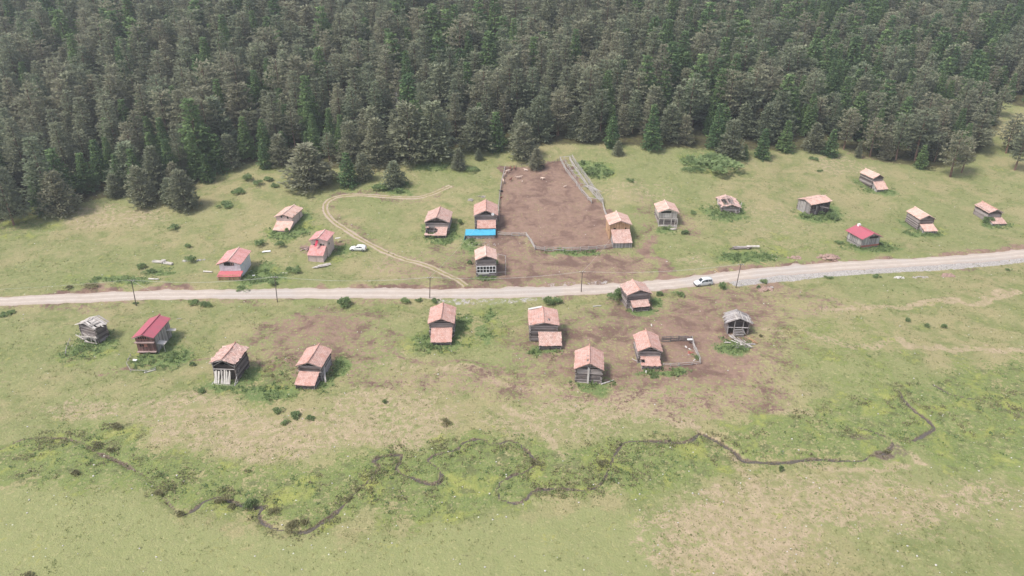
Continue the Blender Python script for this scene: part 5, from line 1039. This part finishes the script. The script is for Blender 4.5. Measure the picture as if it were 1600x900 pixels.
planks(503, 416, 14, 3.2, .2, R(25), 'scattered pale planks below the hut with red cloth', 'pale', .9, rs=.4); planks(478, 389, 12, 2.2, .3, R(30), 'pale boards and spoil left of the hut with red cloth', 'pinkwood', .9, rs=1.0)
planks(527, 378, 3, 1.4, .3, R(15), 'pale boards sticking out right of the hut with red cloth', 'pale', .3, z=1.2); heap(521, 390, 10, 1.2, 1.0, .3, .35, 'earth', 'brown spoil heap right of the hut with red cloth', 'spoil_heap', 'earth heap')
heap(736, 313, 10, .8, .8, .4, .35, 'stone', 'pale stone heap behind the hut above the tarpaulin', 'stone_heap', 'stones'); heap(752, 307, 16, 1.6, .7, .35, .22, 'stone', 'grey rubble behind the hut above the tarpaulin', 'stone_heap', 'stones')
heap(755, 381, 40, 4.5, 1.6, .1, .16, 'stone', 'stones scattered below the tarpaulin shed', 'stone_heap', 'stones', 3)
q = random.Random(2); p = G(1160, 389); e = empty('log_pile', p, 0, label='low pile of dark logs and boards above the road right of the van', cat='log pile'); mb = MB()
for k in range(9): mb.bar((q.uniform(-2.6, -2.0), q.uniform(-.7, .7), .2 + .12 * (k % 3)), (q.uniform(1.5, 3), q.uniform(-.6, .6), .25 + .1 * (k % 3)), .16, .13, 6, q.random())
for k in range(5): mb.bar((-3.6 + k * .5, -.5, .1), (-1.6 + k * .3, .9, .35), .09, .06, 5, q.random())
mb.build('logs', M['log'], e); mb = MB(); mb.bar((1.2, .3, .55), (4.6, .5, .5), .3, .3, 8, 1); mb.build('pale_trunk', M['pale'], e); mb = MB(); mb.bar((-1.5, .1, .55), (2, .0, .45), .15, .13, 6, .9); mb.build('grey_trunk', M['grey'], e)
logobj(1120, 425, 1.6, .06, R(125), 'thin yellowish stick lying at the road edge above the van', 'new'); logobj(1192, 414, 1.9, .07, R(140), 'thin pale stick leaning at the upper road edge', 'new')
heap(1197, 452, 26, 1.6, 1.0, .9, .5, 'earth', 'reddish earth heap below the road right of the leaning pole', 'earth_heap', 'earth heap', 4, 'earth heaps'); heap(1204, 449, 12, .9, .5, .5, .32, 'stone', 'grey rock pile beside the reddish earth heap', 'rock_pile', 'rocks', 5, 'rock piles')
heap(1295, 405, 40, 2.8, 1.6, 1.0, .6, 'earth', 'brown earth mound on the upper side of the road below the crimson roof', 'earth_heap', 'earth heap', 6, 'earth heaps'); heap(1240, 405, 16, 2.0, .9, .5, .45, 'earth', 'smaller bare bank patch above the road left of the brown mound', 'earth_heap', 'earth heap', 7, 'earth heaps')
heap(1480, 429, 24, 2.0, .9, .6, .5, 'earth', 'pinkish soil heap below the road on the right', 'earth_heap', 'earth heap', 8, 'earth heaps'); heap(1406, 432, 20, 1.4, .6, .3, .28, 'rubble', 'white stone heap below the road, left of the grey one', 'rock_pile', 'rocks', 9, 'rock piles'); heap(1438, 432, 24, 2.0, .6, .3, .25, 'stone', 'grey stone heap between the white stones and pinkish soil', 'rock_pile', 'rocks', 10, 'rock piles')
planks(1157, 535, 12, 3.4, .2, R(-58), 'heap of pale poles and boards in front of the open plank roofed hut', 'pale', 1.3, rs=.35, z=.2); planks(1163, 541, 8, 4.0, .16, R(5), 'row of pale poles lying across the foot of the timber heap', 'fence', .7, rs=.2); planks(1176, 533, 2, 2.6, .22, R(-70), 'two orange-brown boards right of the timber heap', 'new', .3, rs=.15); planks(1136, 536, 5, 1.1, .14, R(-40), 'small fan of whitish sticks in the nettles left of the timber heap', 'pale', .3, rs=.6); planks(1145, 528, 4, 2.6, .2, R(-65), 'grey boards at the left of the timber heap', 'grey', .3)
[heap(px_, py_, 3, .3, .3, .1, .2, m_, lab_, 'rubbish_bag', 'rubbish', 11, 'rubbish in the pen') for px_, py_, m_, lab_ in [(1073, 542, 'rubble', 'white rubbish in the pen, topmost'), (1078, 546, 'rubble', 'white rubbish in the pen beside the right fence'), (1076, 556, 'stone', 'grey rubbish in the pen below the bricks'), (1085, 563, 'rubble', 'white rubbish in the lower right corner of the pen')]]; heap(1079, 552, 14, .6, .7, .25, .2, 'redwood', 'red-brown bricks and scraps inside the right of the pen', 'brick_scraps', 'bricks', 12); planks(1077, 537, 2, .9, .5, R(0), 'white sheet at the top right corner of the pen', 'white', .1, 'sheet_pile', 'sheets', z=.9)
heap(1009, 582, 3, .4, .3, .3, .35, 'rubble', 'white boulder at the lower left of the pen hut', 'boulder', 'boulder', 13); logobj(994, 564, 2.2, .08, R(-50), 'grey pole lying left of the pen hut', 'fence'); logobj(1018, 508, .9, .14, R(88), 'short pale post lying above the pen hut', 'pale')
logobj(949, 598, 2.8, .14, R(25), 'grey log lying right of the square hut', 'fence'); logobj(933, 478, 2.0, .14, R(15), 'mossy log on the slope below the fourth pole', 'fence'); logobj(234, 581, 2.0, .12, R(30), 'pale log in the grass below the long brown hut', 'pale'); logobj(212, 565, .8, .25, R(0), 'white block in the weeds below the long brown hut', 'white'); logobj(1055, 352, .01, .01, 0, 'x') if 0 else None
planks(1052, 358, 4, 1.8, .3, R(5), 'pale boards in front of the cream gabled hut', 'pale', .4); heap(280, 498, 6, .6, .3, .15, .15, 'stone', 'small grey stones right of the crimson roof', 'stone_heap', 'stones', 14)
mb = MB(); Vv = []; g = np.random.default_rng(77); q = random.Random(4)
for k in range(420):
    px, py = q.uniform(0, 1600), (q.uniform(700, 900) if q.random() < .4 else q.uniform(270, 700))
    if abs(py - np.interp(px, [a for a, _ in ROAD], [b for _, b in ROAD])) < 11: continue
    p = G(px, py); sz = q.uniform(.07, .17); mb.blob((p[0], p[1], p[2] + sz * .4), (sz, sz * q.uniform(.6, 1), sz * .6), q.random(), 5, k)
    mb_ = mb
tag(mb.build('scattered_stones', M['rubble']), 'small whitish stones scattered over the whole meadow', 'stones', kind='stuff')
# ---------------------------------------------------------------- bushes
def bushmesh(name, seed, R_, hh, mat, size=.26, n=620):
    g = np.random.default_rng(seed); nl = 9; C = g.normal(0, .5, (nl, 3)) * [R_, R_, .2]; C[:, 2] = hh * g.uniform(.25, .6, nl); rr = g.uniform(.25, .7, nl) * R_
    i = g.integers(0, nl, n); d = g.normal(0, 1, (n, 3)); d /= np.linalg.norm(d, axis=1)[:, None]; d[:, 2] = np.abs(d[:, 2]) * 1.0 - .15; P = C[i] + d * rr[i][:, None] * g.uniform(.55, 1.0, (n, 1)) * [1, 1, hh / R_ * .7]; P[:, 2] = np.maximum(P[:, 2], .0)
    V = cards(P, d + [0, 0, .4], size, .38, seed); v = np.clip(g.random(n) * .6 + .35 * g.random(nl)[i], 0, 1); m_ = leafmesh(name, V, M[mat], v); return m_
BM = {'b': [bushmesh('bush', 300 + k, 1.0, 1.1, 'bush') for k in range(4)], 's': [bushmesh('bush', 320 + k, 1.0, .8, 'scrub', .2) for k in range(3)], 'f': [bushmesh('low_bush', 340 + k, 1.0, .45, 'bush', .2, 800) for k in range(3)]}
BUSH = [(538, 475, 15, 17, 'b', 'round dark green bush below the road between the second and third poles'), (963, 466, 14, 22, 'b', 'large dark bush left of the road side hut'), (860, 473, 10, 14, 'b', 'dark bush below the road, left one of the touching pair'), (874, 472, 8, 10, 'b', 'dark bush below the road, right one of the touching pair'), (1031, 460, 7, 9, 'b', 'small bush right of the road side hut'), (1063, 459, 8, 8, 'b', 'low bush below the silver van'), (1130, 450, 7, 13, 'b', 'upright bush between the van and the leaning pole'), (1194, 441, 6, 6, 'b', 'small dark bush above the reddish earth heap'), (1186, 450, 4, 8, 'b', 'narrow dark bush left of the reddish earth heap'),
 (393, 790, 11, 24, 'b', 'tall grey-green bush standing at the stream bend'), (285, 806, 8, 12, 's', 'brownish bush at the stream tip on the left'), (45, 905, 12, 14, 's', 'dark bush cut by the bottom edge of the picture'), (1220, 737, 6, 12, 'b', 'lone green bush below the lower right stream'), (1460, 441, .1, .1, 'b', ''), (1417, 503, 4, 8, 'b', 'small round bush on the right meadow, leftmost of three'), (1446, 511, 4, 7, 'b', 'small round bush on the right meadow, middle of three'), (1474, 513, 6, 9, 'b', 'small round bush on the right meadow, rightmost of three'), (1575, 421, 4, 5, 'b', 'tiny bush below the road near the right edge'),
 (405, 383, 9, 11, 'b', 'shrub between the white sheets and the highest left hut') , (440, 384, 7, 12, 'b', 'dark shrub below the highest left hut'), (448, 363, 6, 8, 'b', 'shrub growing at the porch corner of the highest left hut'), (270, 358, 8, 10, 'b', 'dark bush on the upper left meadow'), (295, 386, 5, 7, 'b', 'small bush above the rubble heaps'), (302, 409, 8, 13, 'b', 'bush between the two rubble heaps'), (222, 418, 9, 10, 'b', 'green bush left of the end-to-end troughs'), (236, 424, 8, 7, 'b', 'low bush under the end-to-end troughs'), (143, 452, 12, 9, 's', 'brownish bush at the road on the left meadow'), (110, 453, 6, 7, 's', 'small brown bush above the road left of the brownish one'),
 (302, 570, 6, 9, 'b', 'small bush left of the hut with leaning planks'), (316, 611, 8, 7, 'b', 'low green bush below the hut with leaning planks'), (602, 631, 4, 8, 'b', 'single tiny dark bush on the tan meadow'), (432, 646, 8, 8, 'b', 'green clump on the tan meadow, leftmost of three'), (463, 652, 12, 9, 'b', 'green clump on the tan meadow, middle and largest'), (447, 662, 7, 8, 'b', 'green clump on the tan meadow, lowest'), (484, 656, 7, 6, 'f', 'green clump on the tan meadow, rightmost'), (697, 662, 9, 10, 's', 'dark brown bush above the stream loop'),
 (352, 322, 14, 5, 'f', 'flat dark juniper mat right of the left forest tip'), (372, 300, 10, 7, 'f', 'flat juniper mat below the forest bay'), (385, 282, 9, 12, 'b', 'dark bush in the forest bay, left one'), (402, 288, 8, 9, 'b', 'dark bush in the forest bay, middle one'), (418, 283, 9, 9, 'b', 'dark bush in the forest bay, right one'), (430, 292, 7, 6, 'f', 'flat bush below the forest bay'), (612, 293, 26, 6, 'f', 'low mat of green shrubs around the lone bushy pine'), (1105, 258, 44, 12, 'f', 'wide dark juniper mat at the forest foot'), (1080, 266, 16, 5, 'f', 'small mat at the left end of the juniper patch'), (923, 271, 11, 11, 'b', 'dark bush right of the pale pole gangway'), (911, 256, 4, 8, 'b', 'small upright bush at the top of the gangway'), (953, 272, 8, 5, 'f', 'flat oval bush right of the gangway bush'), (985, 283, 7, 4, 'f', 'small flat bush near the cream gabled hut slope'),
 (737, 268, 12, 7, 'f', 'low shrubs left of the corral top corner'), (695, 262, 5, 4, 'f', 'tiny shrub left of the small rounded pine'), (1320, 298, .1, .1, 'b', ''), (1545, 348, 11, 12, 'b', 'pale green bush against the rightmost hut'), (1300, 340, 12, 11, 'b', 'dark bush at the right end of the broadside hut'), (1262, 338, 10, 7, 'b', 'bush at the left end of the broadside hut'), (1312, 380, 7, 4, 'f', 'small flat bush left of the crimson roofed board hut'), (1375, 384, 9, 5, 'b', 'bush right of the crimson roofed board hut'), (1445, 264, 10, 6, 's', 'fallen brushwood below the forest on the right'), (1270, 250, 8, 4, 'f', 'flat shrub at the forest foot left of the single fir'), (1280, 268, 5, 3, 'f', 'tiny flat shrub below the single green fir'),
 (1070, 365, 9, 7, 'b', 'dark bush right of the cream gabled hut'), (1040, 358, 6, 6, 'b', 'bush below the porch of the cream gabled hut'), (1083, 334, 6, 5, 'f', 'small bush left of the collapsing hut'), (460, 424, 12, 10, 'f', 'green shrub patch right of the white-walled hut'), (425, 447, 10, 9, 'b', 'dark bush at the foot of the second pole'), (375, 452, 10, 6, 'b', 'bush at the road below the white-walled hut'), (212, 474, 4, 4, 'f', 'tuft at the foot of the leftmost pole'), (300, 473, 8, 6, 'f', 'small bush below the road, first right of the leftmost pole'), (320, 476, 9, 9, 'f', 'low bush below the road, second right of the leftmost pole'), (10, 489, 10, 6, 'f', 'bush below the road at the left edge'), (635, 471, 8, 9, 'b', 'bush just left of the third pole below the road'), (655, 470, 5, 6, 'f', 'small bush touching the third pole'), (680, 470, 7, 5, 'f', 'small bush right of the third pole'),
 (737, 375, 5, 5, 'b', 'bush at the left corner of the tarpaulin shed'), (720, 350, 5, 9, 'b', 'weedy bush left of the hut above the tarpaulin'), (775, 414, 5, 8, 'b', 'bush on the right wall of the tall log hut'), (735, 412, 5, 8, 'b', 'bush on the left wall of the tall log hut'), (1090, 560, 6, 7, 'b', 'green bush outside the right fence of the pen'), (1022, 590, 6, 5, 'f', 'green tuft below the pen hut'), (1188, 525, 4, 6, 's', 'small bush right of the open plank roofed hut'), (1296, 433, 6, 4, 'f', 'bush under the road verge, left of two'), (1370, 431, 7, 5, 'f', 'bush under the road verge, right of two'),
 (120, 742, 9, 9, 's', 'brown scrub in the left marsh, upper'), (150, 700, 10, 10, 's', 'grey scrub above the left marsh'), (185, 668, 12, 9, 's', 'grey-green scrub at the top of the left marsh'), (172, 705, 8, 9, 's', 'dark scrub at the stream in the left marsh'), (250, 770, 9, 9, 's', 'brown scrub on the stream bank left of the tip'), (345, 785, 12, 10, 's', 'brown scrub on the stream bank left of the tall bush'), (365, 790, 9, 8, 's', 'brown scrub touching the tall stream bush'), (430, 800, 9, 9, 's', 'brown scrub inside the stream bend'), (455, 820, 14, 8, 's', 'scrub along the lowest stream bend'), (475, 818, 8, 8, 's', 'scrub at the lowest stream point'), (545, 780, 8, 7, 's', 'scrub on the straight stream bank, lower'), (560, 765, 8, 7, 's', 'scrub on the straight stream bank, upper'), (832, 722, 8, 9, 's', 'grey scrub at the end of the stream loop'), (940, 726, 9, 8, 's', 'brown scrub in the middle marsh'), (1385, 705, 8, 6, 's', 'scrub at the right stream pool'), (1290, 540, .1, .1, 'b', '')]
for k, (px, py, rx, hp, ty, lab) in enumerate(BUSH):
    if not lab: continue
    p = G(px, py); s = F / proj(p)[2]; r_ = rx / s; h_ = hp / s * 1.05; m_ = BM[ty][k % len(BM[ty])]; o = link('bush', m_); base_h = {'b': 1.35, 's': 1.05, 'f': .6}[ty]
    o.location = tuple(p - [0, 0, .08]); o.rotation_euler = (0, 0, k * 1.3); o.scale = (r_ / 1.25, r_ / 1.25, max(.15, h_ / base_h)); tag(o, lab, 'bush', 'bushes and shrubs of the meadow')
# ---------------------------------------------------------------- weeds and grass tufts
def clumps(P, hgt, n, seed, wide=.35):
    g = np.random.default_rng(seed); N_ = len(P); C = np.repeat(P, n, 0); C[:, :2] += g.normal(0, wide * .5, (N_ * n, 2)); hh = np.repeat(hgt, n) * g.uniform(.6, 1.2, N_ * n)
    D = np.column_stack([g.normal(0, .45, (N_ * n, 2)), np.ones(N_ * n)]); D /= np.linalg.norm(D, axis=1)[:, None]; a = g.uniform(0, 6.28, N_ * n); S = np.column_stack([np.cos(a), np.sin(a), 0 * a]) * (hh * .33)[:, None]
    return np.stack([C - S * .4, C + D * hh[:, None] * .6 - S, C + D * hh[:, None], C + D * hh[:, None] * .6 + S], 1).reshape(-1, 3)
g = np.random.default_rng(5); N0 = 230000; yy = 60 + (232 - 60) * g.random(N0) ** 1.0; xx = (g.random(N0) - .5) * 2 * (yy * .78 + 12)
ok = yy < fbound(xx) + 3; xx, yy = xx[ok], yy[ok]; wx = 5 * (fbm(xx / 9 + 3, yy / 9, 3) - .5); D_, L_, Y__, _, S_m, _ = masks(xx + wx, yy + wx); NT = nettle(xx + .5 * wx, yy + .5 * wx); dR, _s = pdist(xx, yy, ROADW)
dS = np.full(xx.shape, 99.); 
for P in STREAMS: d_, _s = pdist(xx, yy, P); dS = np.minimum(dS, d_)
pat = fbm(xx / 5 + 50, yy / 5, 3); fine_ = fbm(xx / 1.5, yy / 1.5 + 20, 2)
wprob = np.clip((L_ - .35) * 1.2, 0, 1) * sstep(.42, .62, fine_) * .26 + .30 * ((dS < 2.2) & (dS > .5)) * sstep(.48, .62, pat) + .05 * sstep(.5, .62, pat) * sstep(.5, .6, fine_)
wprob += NT * .55 * sstep(.25, .5, fine_); wprob *= (dR > 3.0) * (1 - .9 * ((D_ > .55) & (NT < .4))) * (1 - .8 * S_m); wprob = np.where(yy < 128, wprob * .6, wprob); isw = g.random(len(xx)) < wprob * .7
Pw = np.column_stack([xx[isw], yy[isw], H(xx[isw], yy[isw]) - .03]); hw = g.uniform(.15, .42, len(Pw)) * (.7 + .6 * L_[isw]) * (1 + .7 * NT[isw]); Vw = clumps(Pw, hw, 6, 1, .5)
m_ = leafmesh('tall_weeds', Vw, M['weed'], np.repeat(np.clip(g.random(len(Pw)) * .9 * (1 - .45 * NT[isw]), 0, 1), 6)); tag(link('tall_weeds', m_), 'clumps of tall green weeds and nettles around huts and along the stream', 'weeds', kind='stuff')
tp = (.10 + .28 * sstep(.45, .65, pat)) * (dR > 3.2) * (D_ < .5) * (1 - .65 * S_m) * ~isw; ist = g.random(len(xx)) < tp * .55
Pt = np.column_stack([xx[ist], yy[ist], H(xx[ist], yy[ist]) - .02]); Vt = clumps(Pt, g.uniform(.10, .26, len(Pt)), 5, 2, .35)
m_ = leafmesh('grass_tufts', Vt, M['tuft'], np.repeat(g.random(len(Pt)), 5)); tag(link('grass_tufts', m_), 'short dry and green grass tufts over the meadow', 'grass', kind='stuff')
rs_ = (dS < 1.9) & (dS > .25) & (g.random(len(xx)) < .26 * sstep(.46, .62, fbm(xx / 6 + 90, yy / 6, 2))) | ((g.random(len(xx)) < .16 * sstep(.56, .66, fbm(xx / 3 + 12, yy / 3, 2)) * (L_ > .55) * (yy < 125)))
Pr = np.column_stack([xx[rs_], yy[rs_], H(xx[rs_], yy[rs_]) - .03]); Vr = clumps(Pr, g.uniform(.18, .5, len(Pr)), 7, 3, .5); m_ = leafmesh('stream_reeds', Vr, M['scrub'], np.repeat(g.random(len(Pr)), 7)); tag(link('stream_reeds', m_), 'brownish reeds and low scrub lining the stream', 'reeds', kind='stuff')
print('WEEDS', len(Pw), len(Pt))
# ---------------------------------------------------------------- haze: one box of thin even air
mh = bpy.data.materials.new('thin_haze'); mh.use_nodes = True; t = mh.node_tree; t.nodes.clear(); out = t.nodes.new('ShaderNodeOutputMaterial'); pv = t.nodes.new('ShaderNodeVolumePrincipled'); pv.inputs['Color'].default_value = (.86, .92, 1.0, 1); pv.inputs['Density'].default_value = HAZE; pv.inputs['Anisotropy'].default_value = .2
t.links.new(pv.outputs[0], out.inputs['Volume']); mb = MB(); zlo, zhi = -8.0, 118.0; mb.box((0, 400, (zlo + zhi) / 2), (2500, 1700, zhi - zlo)); me = bpy.data.meshes.new('haze'); me.from_pydata(mb.v, [], mb.f); me.materials.append(mh); tag(link('haze', me), 'thin pale haze filling the valley air', 'haze', kind='stuff')
